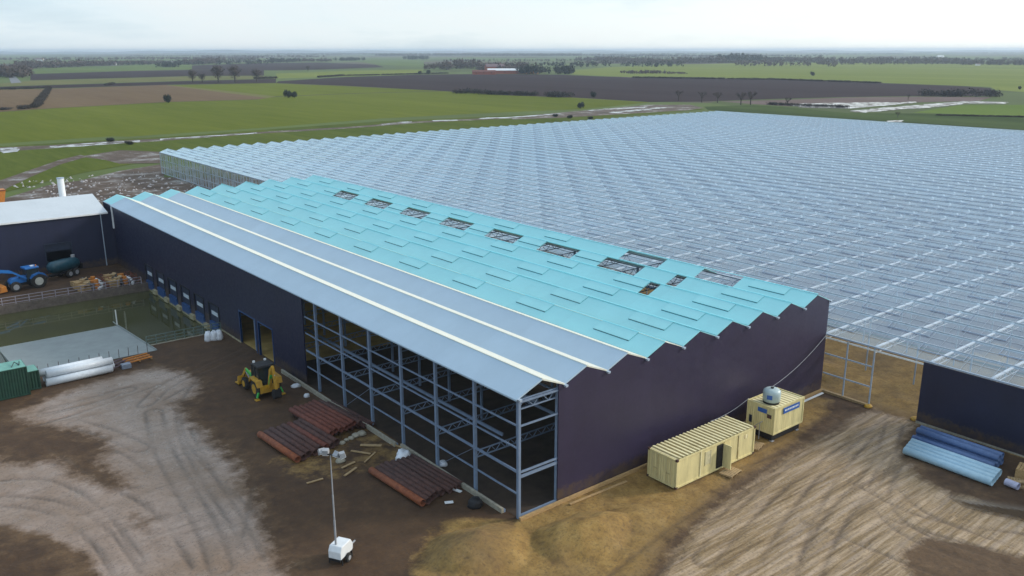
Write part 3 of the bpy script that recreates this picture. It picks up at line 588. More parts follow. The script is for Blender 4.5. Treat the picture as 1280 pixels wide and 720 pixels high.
# front wall X=0
WY0=35.0
op=[(43.1,46.9,4.0,-.1),(47.8,52.5,4.0,-.1)]
dk=[(59.4+5.3*i,62.7+5.3*i,2.78,-.75) for i in range(6)]
b=MB(); y=WY0
for a,c,h,z0 in op+dk:
    b.box(-.12,0,y,a,-.05 if a<58 else -.35,EV-.12); b.box(-.12,0,a,c,h,EV-.12)
    if z0<-.2: b.box(-.1,0,a,c,-1.2,z0)
    y=c
b.box(-.12,0,y,YB,-.35,EV-.12); fw=b.build('front_wall',M['navy'],PK)
MB().box(-.22,.0,52.5,62.0,-.5,.12).build('plinth',M['plinth'],PK)
MB().box(-.2,.0,58.6,88.2,-2.3,-.72).build('plinth',M['plinth'],PK)
for i,(a,c,h,z0) in enumerate(dk):
    d=MB().box(-.02,.04,a,c,z0+1.2,h-.02).build('dock_door',M['dockdark'],PK)
    MB().box(-.06,-.025,a+.7,c-.5,1.35,1.85).build('window',M['dockwin'],d)
    MB().box(-.2,-.125,a-.18,a,z0+1,h).box(-.2,-.125,c,c+.18,z0+1,h).box(-.2,-.125,a-.18,c+.18,h,h+.16).build('dock_shelter',M['black'],d)
    MB().box(-.3,.03,a+.1,c-.1,z0,z0+1.15).build('dock_leveller',M['dockblue'],PK)
    MB().box(-.5,-.12,c+.35,c+1.75,-1.0,-.35).build('dock_bumper',M['plinth'],PK)
for a,c in ((43.1,46.9),(47.8,52.5)):
    MB().box(-.17,.06,a-.12,a,-.1,4.0).box(-.17,.06,c,c+.12,-.1,4.0).box(-.17,.06,a-.12,c+.12,4.0,4.14).build('doorway_frame',M['dockblue'],PK)
# open framed bays
def isec(b,x,y,z0,z1,w=.26,d=.18):
    b.box(x-d/2,x+d/2,y-w/2,y-w/2+.03,z0,z1).box(x-d/2,x+d/2,y+w/2-.03,y+w/2,z0,z1).box(x-.015,x+.015,y-w/2+.03,y+w/2-.03,z0,z1)
ncol=0
for j in range(20):
    yy=j*BY
    b=MB(); 
    if j<7: b.box(-.02,.2,yy-.13,yy+.13,0,EV-.2)
    else: b.box(.06,.24,yy-.1,yy+.1,0,EV-.2)
    b.build('column',M['steel'],PK)
for yy0,yy1 in [(j*BY,min((j+1)*BY,35)) for j in range(7)]:
    for z,hh in ((9.5,.14),(7.54,.12),(5.75,.12),(3.84,.2),(2.03,.12)):
        MB().box(.0,.1,yy0+.14,yy1-.14,z-hh/2,z+hh/2).build('side_rail',M['steel'],PK)
for z,hh in ((9.39,.14),(7.5,.12),(5.75,.08),(3.78,.14),(3.42,.22),(.18,.2)):
    if z==5.75: continue
    MB().box(.22,3.9,-.05,.07,z-hh/2,z+hh/2).build('side_rail',M['steel'],PK)
MB().box(3.82,3.98,0,.2,0,EV-.15).build('column',M['steel'],PK)
for x in (9,18,27,36):
    for j in range(0,20):
        if x==36 and j%2: continue
        MB().box(x-.1,x+.1,j*BY+.1,j*BY+.32,0,EV-.1).build('column',M['steel'],PK)
def truss(b,x0,x1,y,z0,z1,n,w=.09):
    b.beam((x0,y,z1),(x1,y,z1),w); b.beam((x0,y,z0),(x1,y,z0),w)
    for i in range(n):
        a=x0+(x1-x0)*i/n; c=x0+(x1-x0)*(i+1)/n; m=(a+c)/2
        b.beam((a,y,z0),(m,y,z1),w*.55); b.beam((m,y,z1),(c,y,z0),w*.55)
for j in range(1,20):
    b=MB(); truss(b,.2,9,j*BY,2.95,3.5,9); 
    if j<12: truss(b,9,18,j*BY,2.95,3.5,9)
    b.build('floor_truss',M['steel'],PK)
for j in range(0,21):
    b=MB(); truss(b,.1,40.4,min(j*BY+.15,YB-.2),EV-1.0,EV-.25,27); b.build('roof_truss',M['steel'],PK)
for x,z,y0,w in ((3.0,4.0,5.6,.26),(9,4.0,5.6,.26),(4.5,7.3,3,.3),(9,6.2,0.4,.2),(13.5,7.3,3,.3),(18,4,5.6,.26),(40.3,6,.3,.2)):
    MB().box(x-.07,x+.07,y0,100,z-w/2,z+w/2).build('floor_beam',M['steel'],PK)
for j in (1,4):
    b=MB(); b.beam((.14,j*BY+.2,3.7),(.14,(j+1)*BY-.2,.3),.03); b.build('cross_brace',M['steel'],PK)
# concrete base beams
for a,c,x in ((1.4,15.9,-.45),(16.4,40,-.75)):
    MB().box(x,x+.22,a,c,-.1,.38).build('base_beam',M['conc'],PK)
    MB().box(x+.24,x+.4,a,c,-.1,.22).build('base_beam',M['steel'],PK)
MB().box(-.05,40.4,-.42,-.2,-.1,.24).build('base_beam',M['wood'],PK)
MB().box(3.9,40.4,-.2,-.0,-.1,.12).build('base_beam',M['conc'],PK)
MB().tube((-.2,104.2,EV-.2),(-.2,104.2,6.0),.16,8).build('downpipe',M['white'],PK)
# shed floor
b=MB(); b.quad((.1,42,.0),(40.3,38,.0),(40.3,YB-.2,.0),(.1,YB-.2,.0)); b.build('sand_floor',mat('sand_floor',(.42,.28,.08),.85,var=.35,scale=.6),PK); b=MB(); b.quad((.1,.1,.0),(40.3,.1,.0),(40.3,38,.0),(.1,42,.0)); b.build('floor_slab',mat('dark_soil_floor',(.05,.032,.02),.85,var=.35,scale=.6),PK)

# ------------------------------------------------------------ left wing
LW=root('side_wing',(-30,106,0),'lower navy wing with pale grey sloping roof joining the big shed on the left','industrial building')
MB().box(-70,-10.6,104.4,104.5,-.05,8.78).box(-10.6,-6.9,104.4,104.5,4.6,8.78).box(-6.9,-.15,104.4,104.5,-.05,8.78).build('front_wall',M['navyw'],LW)
b=MB(); b.prism([(104.15,8.78),(112.5,10.75),(112.5,10.6),(104.15,8.62)],'x',-70,-.9); b.build('roof',M['greyroof2'],LW)
b=MB(); b.prism([(112.5,10.75),(121,8.78),(121,8.6),(112.5,10.6)],'x',-70,-.9); b.build('roof',M['greyroof2'],LW)
MB().prism([(104.5,-.05),(104.5,8.6),(112.5,10.6),(121,8.6),(121,-.05)],'x',-1.0,-.9).build('end_wall',M['navy'],LW)
MB().box(-70,-.9,104.02,104.16,8.55,8.8).build('gutter',M['white'],LW)
MB().tube((-2.0,104.25,8.5),(-2.0,104.25,0),.08,8).build('downpipe',M['gutter'],LW)
MB().box(-10.75,-10.6,104.3,104.42,0,4.7).box(-6.9,-6.75,104.3,104.42,0,4.7).box(-10.75,-6.75,104.3,104.42,4.6,4.75).build('doorway_frame',M['dockdark'],LW)
MB().box(-10.6,-6.9,104.6,104.7,3.4,4.6).build('shutter',M['dockdark'],LW)
MB().box(-14,-4,104.8,114,-.0,.02).box(-14,-4,113.9,114,0,4.7).build('inner_room',M['dockdark'],LW)
t=root('flue',(-4.2,119,9),'tall shiny white metal flue rising behind the pale roof of the left wing','flue')
MB().tube((-4.2,119,0),(-4.2,119,12.9),.55,20).build('stack',M['white'],t,smooth=False)
MB().tube((-4.2,119,12.9),(-4.2,119,13.05),.62,20).build('rim',M['gutter'],t)

# ------------------------------------------------------------ glasshouse
GH=root('glasshouse',(166,75,0),'vast multi-span glasshouse with hundreds of glazed ridges filling the site','greenhouse')
gx0,gx1,gy0,gy1,ge,gr=40.5,292.5,-59.4,210.6,6.15,7.05
NS=56
bars=np.arange(gy0,gy1+.1,1.35)
VB=[]
for k in range(NS):
    x0=gx0+k*SP; xm=x0+SP/2; x1=x0+SP
    ys0=0.0 if False else gy0
    b=MB(); b.quad((x0,gy0,ge+.05),(xm,gy0,gr),(xm,gy1,gr),(x0,gy1,ge+.05)); b.quad((xm,gy0,gr),(x1,gy0,ge+.05),(x1,gy1,ge+.05),(xm,gy1,gr))
    rs=b.build('roof_span',M['glass'],GH)
    b=MB(); b.box(xm-.04,xm+.04,gy0,gy1,gr,gr+.07)
    w=.02
    for i,y in enumerate(bars):
        ww=w
        # bars as slim raised strips on each slope
        b.add([(x0,y-ww,ge+.09),(xm,y-ww,gr+.04),(xm,y+ww,gr+.04),(x0,y+ww,ge+.09)],[(0,1,2,3)])
        b.add([(xm,y-ww,gr+.04),(x1,y-ww,ge+.09),(x1,y+ww,ge+.09),(xm,y+ww,gr+.04)],[(0,1,2,3)])
    b.box(xm/2+x0/2-.02,xm/2+x0/2+.02,gy0,gy1,(ge+gr)/2+.06,(ge+gr)/2+.09)
    b.build('glazing_frame',M['bar'],rs)
    MB().box(x0-.09,x0+.09,gy0,gy1,ge-.08,ge+.06).build('gutter',M['gutter'],GH)
    for i in range(25):
        ya=gy0+3+10.8*i+ (5.4 if k%2 else 0)
        if ya+4.2<gy1: VB.append((k,xm,ya))
cp=np.array(CAM_LOC)
VB.sort(key=lambda q:math.hypot(q[1]-cp[0],q[2]-cp[1]) if q[2]>-10 or q[1]>60 else 999)
def ventmesh(b,xm,ya):
    zl=ge+.05+.9*1.1/2.25
    b.box(xm-1.17,xm-1.11,ya,ya+4.2,zl+.04,zl+.12)
    for yy in (ya,ya+4.17): b.beam((xm-1.14,yy,zl+.09),(xm,yy,gr+.08),.04)
M['ventframe']=mat('vent_frame',(.34,.42,.54),.5)
for k,xm,ya in VB[:90]:
    b=MB(); ventmesh(b,xm,ya); b.build('roof_vent',M['ventframe'],GH)
b=MB()
for k,xm,ya in VB[90:]: ventmesh(b,xm,ya)
tag(b.build('roof_vents_beyond',M['ventframe'],GH),'many more glass roof vents further back',kind='stuff')
MB().box(gx1-.1,gx1+.1,gy0,gy1,ge-.1,ge+.06).build('gutter',M['gutter'],GH)
# trusses across the spans at each bay
for j in range(51):
    y=gy0+j*BY
    b=MB(); b.box(gx0,gx1,y-.13,y+.13,ge-.08,ge+.04); b.box(gx0,gx1,y-.025,y+.025,ge-.63,ge-.57)
    for i in range(int((gx1-gx0)/1.5)):
        a=gx0+i*1.5
        if a-cp[0]>150 : break
        b.beam((a,y,ge-.6),(a+.75,y,ge-.1),.02); b.beam((a+.75,y,ge-.1),(a+1.5,y,ge-.6),.02)
    b.build('truss',M['alu'],GH)
cols=[]
for j in range(51):
    for i in range(29): cols.append((gx0+.02+i*9,gy0+j*BY))
cols=[c for c in cols if not(c[0]<41 and 0.5<c[1]<109)]
cols.sort(key=lambda q:math.hypot(q[0]-cp[0],q[1]-cp[1]) if q[1]>-14 else 500)
def colm(b,x,y): b.box(x-.06,x+.06,y-.06,y+.06,0,ge-.1)
for x,y in cols[:95]: b=MB(); colm(b,x,y); b.build('post',M['gutter'],GH)
b=MB()
for x,y in cols[95:]: colm(b,x,y)
tag(b.build('posts_beyond',M['gutter'],GH),'rows of slim posts further back under the glass',kind='stuff')
# side walls
b=MB(); b.quad((gx0,YB+.4,.1),(gx0,gy1,.1),(gx0,gy1,ge),(gx0,YB+.4,ge)); sw=b.build('side_wall',M['sideglass'],GH)
b=MB()
for y in np.arange(YB+1,gy1,1.8): b.box(gx0-.06,gx0+.06,y-.045,y+.045,.1,ge)
for z in (.3,2.1,4.1,ge-.1): b.box(gx0-.05,gx0+.05,YB+.4,gy1,z-.05,z+.05)
b.build('wall_frame',M['gutter'],sw)
zz=[(gx0,ge+.05)]
for k in range(NS): zz+=[(gx0+k*SP+SP/2,gr),(gx0+(k+1)*SP,ge+.05)]
b=MB(); b.add([(x,gy1,z) for x,z in zz]+[(gx1,gy1,.1),(gx0,gy1,.1)],[tuple(range(len(zz)+2))]); b.build('end_wall',M['sideglass'],GH)
b=MB(); b.quad((gx1,gy0,.1),(gx1,gy1,.1),(gx1,gy1,ge),(gx1,gy0,ge)); b.build('side_wall',M['sideglass'],GH)
MB().box(gx0-.1,gx0+.04,gy0,-10.25,.15,ge-.14).build('cladding_wall',M['navy'],GH)
MB().box(gx0-.2,gx0+.1,gy0,-10.25,-.1,.15).build('base_beam',M['conc'],GH)
MB().box(gx0-.2,gx0+.1,-5.4,-.1,-.1,.2).build('base_beam',M['wood2'],GH)
for z in (2.0,4.1): MB().box(gx0-.05,gx0+.05,-5.3,-.2,z-.06,z+.06).build('side_rail',M['gutter'],GH)
MB().box(gx0-.06,gx0+.06,-2.65,-2.53,.2,ge-.2).build('post',M['gutter'],GH)
MB().box(gx0-.06,gx0+.06,-10.25,-.1,ge-.42,ge-.28).build('side_rail',M['alu'],GH)
# ground soil sheet lies at 0.13
# ------------------------------------------------------------ cream cabin
CB=root('site_cabin',(17.6,-3.1,0),'long cream corrugated site cabin with dark open doorway beside the navy gable wall','cabin')
x0,x1,y0,y1,z0,z1=12.6,22.7,-4.6,-1.65,.12,2.62
def corr(b,p0,p1,z0,z1,n,d,outward):   # corrugated wall along p0->p1
    p0=Vector(p0);p1=Vector(p1);o=Vector(outward)
    prof=[]
    for i in range(n):
        for t,k in((0,0),(.35,0),(.5,1),(.85,1)): prof.append((( i+t)/n,k))
    prof.append((1,0)); vs=[]
    for t,k in prof:
        q=p0.lerp(p1,t)+o*(d*k); vs+=[(q.x,q.y,z0),(q.x,q.y,z1)]
    b.add(vs,[(2*i,2*i+2,2*i+3,2*i+1) for i in range(len(prof)-1)])
b=MB(); b.box(x0+.02,x1-.02,y0+.06,y1-.02,z0,z1-.05)
body=b.build('body',M['cream'],CB)
b=MB()
for a,c in ((x0,x0+2.9),(x0+3.0,x0+5.0),(x0+6.0,x0+7.9),(x0+8.0,x1)): b.box(a+.03,c-.03,y0,y0+.055,z0+.12,z1-.12)
b.build('side_panel',M['cream'],CB,bevel=.01)
b=MB(); corr(b,(x0,y1,0),(x0,y0,0),z0+.1,z1-.1,12,.035,(-1,0,0)); b.build('end_panel',M['cream'],CB)
b=MB()
for xx in (x0,x1):
    for yy in (y0,y1): b.box(xx-.07,xx+.07,yy-.07,yy+.07,z0,z1)
for zz_ in (z0+.07,z1-.07): b.box(x0,x1,y0-.06,y0+.06,zz_-.07,zz_+.07); b.box(x0-.06,x0+.06,y0,y1,zz_-.07,zz_+.07)
b.build('frame',M['cream'],CB)
b=MB()
for yy in (y0+.5,y0+1.0,y1-1.0,y1-.5): b.tube((x0-.075,yy,z0+.1),(x0-.075,yy,z1-.12),.022,6)
for yy in (y0+.8,y1-.8): b.box(x0-.12,x0-.07,yy-.22,yy+.22,z0+1.05,z0+1.1)
b.build('locking_bar',M['creamroof'],CB)
b=MB()
for xx in (x0,x1):
    for yy in (y0,y1):
        for zc_ in (z0+.06,z1-.04): b.box(xx-.1,xx+.1,yy-.1,yy+.1,zc_-.09,zc_+.09)
b.build('corner_casting',M['rustd'],CB)
MB().box(x0+8.6,x0+9.2,y0-.02,y0+.07,z1-.75,z1-.4).build('vent_grille',M['creamroof'],CB)
b=MB(); n=21; vs=[];
for i in range(n):
    for t,k in((0,0),(.5,0),(.55,1),(.95,1)): vs.append((x0+.1+(x1-x0-.2)*(i+t)/n,k))
vs.append((x1-.1,0)); V2=[]
for xx,k in vs: V2+=[(xx,y0+.02,z1+.0+.07*k),(xx,y1-.0,z1+.0+.07*k)]
b.add(V2,[(2*i,2*i+2,2*i+3,2*i+1) for i in range(len(vs)-1)]); b.build('roof',M['creamroof'],CB)
b=MB(); b.box(x0+5.1,x0+5.85,y0-.03,y0+.05,z0+.12,z1-.3); b.build('doorway',M['black'],CB)
MB().box(x0+5.85,x0+5.95,y0-.85,y0-.0,z0+.12,z1-.3).build('door',M['cream'],CB)
b=MB()
for xx in (x0+3.5,x0+4.2): b.box(xx,xx+.07,y0-.05,y0+.02,z0+.9,z1-.35)
b.box(x0+3.57,x0+4.2,y0-.03,y0+.02,z0+.95,z1-.4); b.build('window_shutter',mat('pale_cream',(.6,.54,.33),.5),CB)
for xx in (x0+2.9,x0+7.9): MB().box(xx,xx+.08,y0-.07,y0+.02,z0,z1-.02).build('joint_strip',M['creamroof'],CB)
def pallet(name,loc,rz,sx,sy,h,label,m,cat='pallet',tilt=0):
    t=root(name,loc,label,cat,rz=rz,world=False); t.rotation_euler=(tilt,0,rz)
    for i in range(6):
        y=-sy/2+sy*(i+.5)/6; MB().box(-sx/2,sx/2,y-sy/15,y+sy/15,h-.03,h).build('board',m,t)
    for xx in (-sx/2+.05,0,sx/2-.05): MB().box(xx-.05,xx+.05,-sy/2,sy/2,0,h-.031).build('runner',m,t)
    return t
pallet('wooden_step',(18.4,-5.55,.02),.15,1.7,1.2,.14,'wooden pallet step lying in front of the cream cabin doorway',M['wood2'],'step')
pallet('wooden_pallet',(24.2,-3.9,.02),.3,1.6,1.0,.14,'weathered wooden pallet between the cream cabin and the raised cream box',M['wood2'])
# ------------------------------------------------------------ raised cream box with tank
KX0,KX1,KY0,KY1,KZ0,KZ1=26.05,30.5,-4.3,-1.5,.72,3.25
KB=root('plant_box',(28.2,-2.9,0),'cream box cabin raised on dark frame with blue signs on two sides','cabin')
MB().box(KX0+.05,KX1-.05,KY0+.05,KY1-.05,KZ0,KZ1-.12).build('body',M['cream'],KB)
b=MB(); corr(b,(KX0,KY1,0),(KX0,KY0,0),KZ0+.1,KZ1-.1,13,.04,(-1,0,0)); b.build('end_panel',M['cream'],KB)
b=MB(); corr(b,(KX0,KY0,0),(KX1,KY0,0),KZ0+.1,KZ1-.1,5,.02,(0,-1,0)); b.build('side_panel',M['cream'],KB)
b=MB()
for xx in (KX0,KX1):
    for yy in (KY0,KY1): b.box(xx-.07,xx+.07,yy-.07,yy+.07,KZ0,KZ1+.03)
for zz_ in (KZ0+.06,KZ1-.06):
    b.box(KX0,KX1,KY0-.06,KY0+.06,zz_-.07,zz_+.07); b.box(KX0-.06,KX0+.06,KY0,KY1,zz_-.07,zz_+.07); b.box(KX1-.06,KX1+.06,KY0,KY1,zz_-.07,zz_+.07); b.box(KX0,KX1,KY1-.06,KY1+.06,zz_-.07,zz_+.07)
b.build('frame',M['cream'],KB)
MB().box(KX0+.1,KX1-.1,KY0+.1,KY1-.1,KZ1-.12,KZ1-.06).build('roof',M['creamroof'],KB)
MB().box(KX0+.1,KX1-.1,KY0+.15,KY1-.15,.10,.72).build('chassis',M['black'],KB)
for xx in (KX0+.25,KX1-.35):
    for yy in (KY0+.25,KY1-.25): MB().box(xx-.08,xx+.08,yy-.08,yy+.08,0,.46).box(xx-.18,xx+.18,yy-.18,yy+.18,-.03,.04).build('leg',M['railing'],KB)
MB().box(KX0+1.2,KX0+2.6,KY0+.3,KY1-.3,.0,.45).build('fuel_tank',M['black'],KB)
sg=MB().box(27.3,29.8,KY0-.1,KY0-.075,2.45,3.0).build('sign',M['bluesign'],KB)
b=MB()
xx=27.5
for wd in (.22,.1,.2,.16,.1,.24,.12,.2,.16): b.box(xx,xx+wd,KY0-.108,KY0-.1,2.66,2.66+.16); xx+=wd+.07
b.build('lettering',M['white'],sg)
MB().box(KX0-.1,KX0-.075,-3.55,-2.6,2.55,2.95).build('sign',M['bluesign'],KB)
MB().box(KX0-.1,KX0-.075,-4.05,-3.6,2.2,2.55).build('vent_grille',M['rustd'],KB)
MB().box(KX0-.05,KX0-.04,-2.0,-1.7,1.2,1.9).build('hatch',M['dockdark'],KB)
b=MB(); b.beam((KX0-.5,-2.2,.8),(KX0-.1,-2.2,.8),.05); b.beam((KX0-.5,-2.2,.8),(KX0-.5,-3.2,1.7),.05); b.beam((KX0-.1,-3.2,1.7),(KX0-.5,-3.2,1.7),.05); b.beam((KX0-.5,-3.2,1.7),(KX0-.5,-3.2,.1),.05); b.build('handrail',M['railing'],KB)
TK=root('water_tank',(27.2,-3.1,KZ1),'round pale blue grey tank standing on top of the raised cream box','tank')
def ring(cx,cy,z,r,n=24): return [(cx+r*math.cos(2*math.pi*i/n),cy+r*math.sin(2*math.pi*i/n),z) for i in range(n)]
b=MB(); z=KZ1+.12; b.rings([ring(27.2,-3.1,z+dz,r) for dz,r in((0,.7),(.05,.78),(.8,.8),(1.0,.76),(1.14,.6),(1.2,.3),(1.2,.12))]); b.build('vessel',M['tank'],TK,smooth=True)
MB().tube((27.2,-3.1,z-.18),(27.2,-3.1,z),.72,20).build('base',M['black'],TK)
MB().tube((27.2,-3.1,z+1.18),(27.2,-3.1,z+1.3),.14,12).build('cap',M['black'],TK)
b=MB(); 
for s_ in range(5):
    a0=math.pi*1.02+s_*.12; b.quad((27.2+.812*math.cos(a0),-3.1+.812*math.sin(a0),z+.35),(27.2+.812*math.cos(a0+.12),-3.1+.812*math.sin(a0+.12),z+.35),(27.2+.812*math.cos(a0+.12),-3.1+.812*math.sin(a0+.12),z+.75),(27.2+.812*math.cos(a0),-3.1+.812*math.sin(a0),z+.75))
b.build('label_panel',M['bluesign'],TK)
# cable
def cable(name,pts,r,m,label,cat='cable'):
    b=MB()
    for a,c in zip(pts[:-1],pts[1:]): b.tube(a,c,r,5)
    return tag(b.build(name,m),label,cat)
def sag(p,q,s,n=12): 
    p=Vector(p);q=Vector(q); return [tuple(p.lerp(q,i/n)-Vector((0,0,s*4*(i/n)*(1-i/n)))) for i in range(n+1)]
cable('power_cable',sag((40.2,-.35,6.2),(29.6,-1.3,3.4),.5),.025,M['railing'],'thin cable swooping from the shed corner down to the raised cream box')
cable('power_cable',sag((26.2,-1.4,3.3),(20.5,-1.6,2.7),.25),.025,M['railing'],'thin cable hanging between the raised cream box and the long cream cabin')

# ------------------------------------------------------------ tube stacks
ORD=['first','second','third','fourth','fifth','sixth','seventh','eighth','ninth','tenth']
def steeltube(p,q,r,m,label,group,cat='steel tube',name='steel_tube'):
    c=Vector(p).lerp(Vector(q),.5)
    o=MB().pipe(p,q,r,.03,16).build(name,m,smooth=False); 
    for po in o.data.polygons: po.use_smooth=po.index%64<64 and abs(po.normal.y)<.5 if abs(p[0]-q[0])<2 else abs(po.normal.x)<.5
    return tag(o,label,cat,group)
g1='rusty tubes in the flat stack furthest from the shed'
for i in range(8):
    x=-9.25+i*.6; m=M['rusto'] if i==0 else (M['rustd'] if i!=5 else M['rust'])
    yj=random.uniform(-.25,.25)
    steeltube((x,25.9+yj+.05*i,.33),(x+.45,19.0+yj+.12*i,.33),.3,m,('bright orange rusty tube on the outer edge of the flat dark stack' if i==0 else ('slightly redder' if i==5 else 'dark brown')+f' tube, {ORD[i]} from the outer edge of the flat dark stack'),g1)
g2='rusty tubes in the red stack near the digger'
for i in range(7):
    x=-4.95+i*.52; yj=random.uniform(-.25,.25)
    steeltube((x,28.7+yj,.66),(x+.55,21.4+yj+.05*i,.66),.25,M['rust'] if i<6 else M['rustd'],f'bright red rusty tube, {ORD[i]} from the outer edge of the red stack',g2)
for i in range(3):
    x=-1.35+i*.42; 
    steeltube((x,28.6,.24),(x+.5,21.3,.24),.2,M['rustd'],f'dark low tube, {ORD[i]} from the red stack towards the shed wall',g2)
for i in range(6):
    x=-4.7+i*.56
    steeltube((x,28.4,.2),(x+.55,21.9,.2),.18,M['rustd'],f'lower dark tube under the red stack, {ORD[i]} from its outer edge','lower tubes under the red stack')
g3='rusty tubes in the stack nearest the shed corner'
for i in range(5):
    x=-4.9+i*.52; m=M['rusto'] if i==0 else M['rustd']; yj=random.uniform(-.2,.2) if i else 0
    steeltube((x,13.3+yj,.32),(x+.35,6.0+yj+.1*i,.32),.29,m,'orange rusty tube on the outer edge of the stack nearest the shed corner' if i==0 else f'dark tube, {ORD[i]} from the outer edge of the stack nearest the shed corner',g3)
for i in range(4):
    x=-2.15+i*.46
    steeltube((x,13.5,.24),(x+.4,6.3+.1*i,.24),.21,M['rustd'],f'thin darkest tube, {ORD[i]} of four lying against the shed base beam',g3)
gb='light blue tubes by the navy glasshouse wall'
for i in range(4):
    x=33.05+i*.7; steeltube((x,-12.9+.15*i,.36),(x-.1,-20.3+.1*i,.36),.34,M['lblue'],f'light blue tube, {["outermost","second from outermost","second from innermost","innermost"][i]} of the four in the light blue row',gb)
gd='dark blue tubes by the navy glasshouse wall'
for i,(x,z) in enumerate(((36.1,.32),(36.8,.32),(37.5,.32),(36.8,.86),(37.4,.88))):
    steeltube((x,-12.1,z),(x-.1,-19.2,z),.3,M['dblue'],['dark blue tube next to the light blue tubes','dark blue tube in the middle of the lower dark layer','dark blue tube closest to the navy glasshouse wall','upper dark blue tube on the side facing the light blue row','upper dark blue tube on the side facing the navy wall'][i],gd)
tag(MB().pipe((33.9,-20.9,.35),(33.8,-21.9,.35),.3,.04,14).build('short_pipe',mat('lilac_pipe',(.45,.45,.58),.4)),'short lilac grey pipe piece at the end of the light blue tubes','pipe')
gw_='white wrapped pipes beside the grey ramp'
for i,(y,z,dx,r) in enumerate(((51.85,.42,0,.42),(52.75,.42,.4,.42),(53.65,.42,.1,.42),(52.3,1.15,.2,.4),(53.2,1.15,-.6,.4))):
    steeltube((-21.6+dx,y,z),(-15.0+dx,y+.15,z),r,M['whitepipe'],['white pipe lowest and nearest the yard in the white stack','white pipe in the middle of the lower white layer','white pipe of the lower layer nearest the grey ramp','white pipe on top of the stack, nearer the yard','white pipe on top of the stack, nearer the grey ramp and shifted left'][i],gw_,'pipe','wrapped_pipe')
# ------------------------------------------------------------ green boxes
def greenbox(x0,x1,y0,y1,h,label):
    t=root('steel_container',((x0+x1)/2,(y0+y1)/2,0),label,'container')
    MB().box(x0+.05,x1-.05,y0+.05,y1-.05,.1,h-.05).build('body',M['darkgreen'],t)
    b=MB(); corr(b,(x0,y0,0),(x1,y0,0),.15,h-.1,int((x1-x0)*4),.04,(0,-1,0)); b.build('side_panel',M['darkgreen'],t)
    b=MB()
    for xx in (x0,x1):
        for yy in (y0,y1): b.box(xx-.06,xx+.06,yy-.08,yy+.06,0,h)
    for zz_ in (.1,h-.06): b.box(x0,x1,y0-.07,y0+.05,zz_-.06,zz_+.06); b.box(x1-.05,x1+.05,y0,y1,zz_-.06,zz_+.06)
    b.build('frame',M['darkgreen'],t)
    MB().box(x0,x1,y0,y1,h-.04,h+.04).build('roof',M['mintgreen'],t)
    return t
greenbox(-29.5,-23.4,50.5,53.1,3.05,'larger dark green steel container with mint green top at the left edge')
greenbox(-23.3,-22.2,51.6,53.6,2.05,'smaller dark green steel box between the green container and white pipes')
cable('roof_straps',[(-24.6,51.0,3.12),(-24.2,51.8,3.35),(-23.9,51.2,3.12),(-23.7,52.2,3.2)],.04,M['black'],'black tangled strap lying on the mint green container roof','strap')
# timber/orange rack beside the white pipes
t=root('steel_rack',(-12.6,53.9,0),'orange and lilac barred rack lying at the corner of the grey ramp','rack',rz=.05,world=False)
for i,m in enumerate(('orange','orange','orange')): MB().beam((-.6,-.9+i*.75,.3),(2.2,-.7+i*.75,.35),.14).build('bar',M[m],t)
for x in (-.5,.8,2.1): MB().beam((x,-.9,.18),(x,.9,.18),.12).build('cross_bar',M['wood'],t)
t=root('scrap_rack',(-14.3,53.2,0),'purplish rusty steel frame lying between the white pipes and the orange rack','rack',rz=.2,world=False)
for a in (-.8,0,.8): MB().beam((-.9,a,.25),(1.2,a+.1,.5),.12).build('bar',mat('purple_rust',(.12,.08,.1),.7),t)
for a in (-.8,.3,1.1): MB().beam((a,-1,.15),(a,1,.15),.12).build('cross_bar',M['rustd'],t)
tag(MB().box(-14.0,-13.0,51.9,52.6,0,.55).build('gas_box',mat('grey_blue_box',(.22,.26,.33),.5),bevel=.06),'small grey blue box on the ground below the purplish frame','box')
# ------------------------------------------------------------ bags, planks, litter
def blob(name,c,r,m,label,cat,seed,sz=(1,1,1),n=12):
    rr=random.Random(seed); rs=[]
    for k in range(8):
        t_=k/7; ph=t_*math.pi*.5; rad=math.cos(ph)**.6 if k<7 else .03
        rs.append([(c[0]+sz[0]*r*rad*math.cos(6.283*i/n)*rr.uniform(.8,1.15),c[1]+sz[1]*r*rad*math.sin(6.283*i/n)*rr.uniform(.8,1.15),c[2]+sz[2]*r*math.sin(ph)*rr.uniform(.9,1.1)-.03*(k==0)) for i in range(n)])
    return tag(MB().rings(rs).build(name,m,smooth=True),label,cat)
blob('plastic_bag',(-1.35,13.9,0),.62,M['plastic_white'],'big white crumpled plastic sack against the shed base beam','sack',1,(1.2,1,1.2))
blob('plastic_bag',(-.9,15.0,0),.35,M['plastic_white'],'smaller white crumpled bag just behind the big white sack','sack',2)
blob('plastic_bag',(.6,10.8,0),.4,M['plastic_white'],'white bag lying just inside the open shed bay','sack',3)
blob('rubbish_sack',(-1.3,3.6,0),.6,M['black'],'black rubbish sack near the open shed corner','sack',4,(1,1,1.1))
for i,(x,y) in enumerate(((-2.9,55.9),(-2.3,55.7),(-1.7,55.6))):
    blob('bulk_bag',(x,y,0),.55,M['plastic_white'],['left','middle','right'][i]+' one of three white bulk bags at the end of the near railing','bulk bag',10+i,(.9,.9,2.1))
blob('plastic_bag',(-1.3,35.2,0),.5,M['plastic_white'],'white bundle on the ground just where the navy wall meets the open bays','sack',5,(1.1,.8,.6))
blob('plastic_bag',(-1.6,32.0,0),.32,M['plastic_white'],'small white lump on the mud between digger and red tube stack','sack',6)
def plank(p,q,w,label,m='wood2',name='timber_plank',cat='plank'):
    return tag(MB().beam(p,q,w,.07).build(name,M[m]),label,cat)
plank((-1.5,7.6,.1),(-1.0,5.9,.1),.28,'white plank lying by the black sack end of the dark tubes','white')
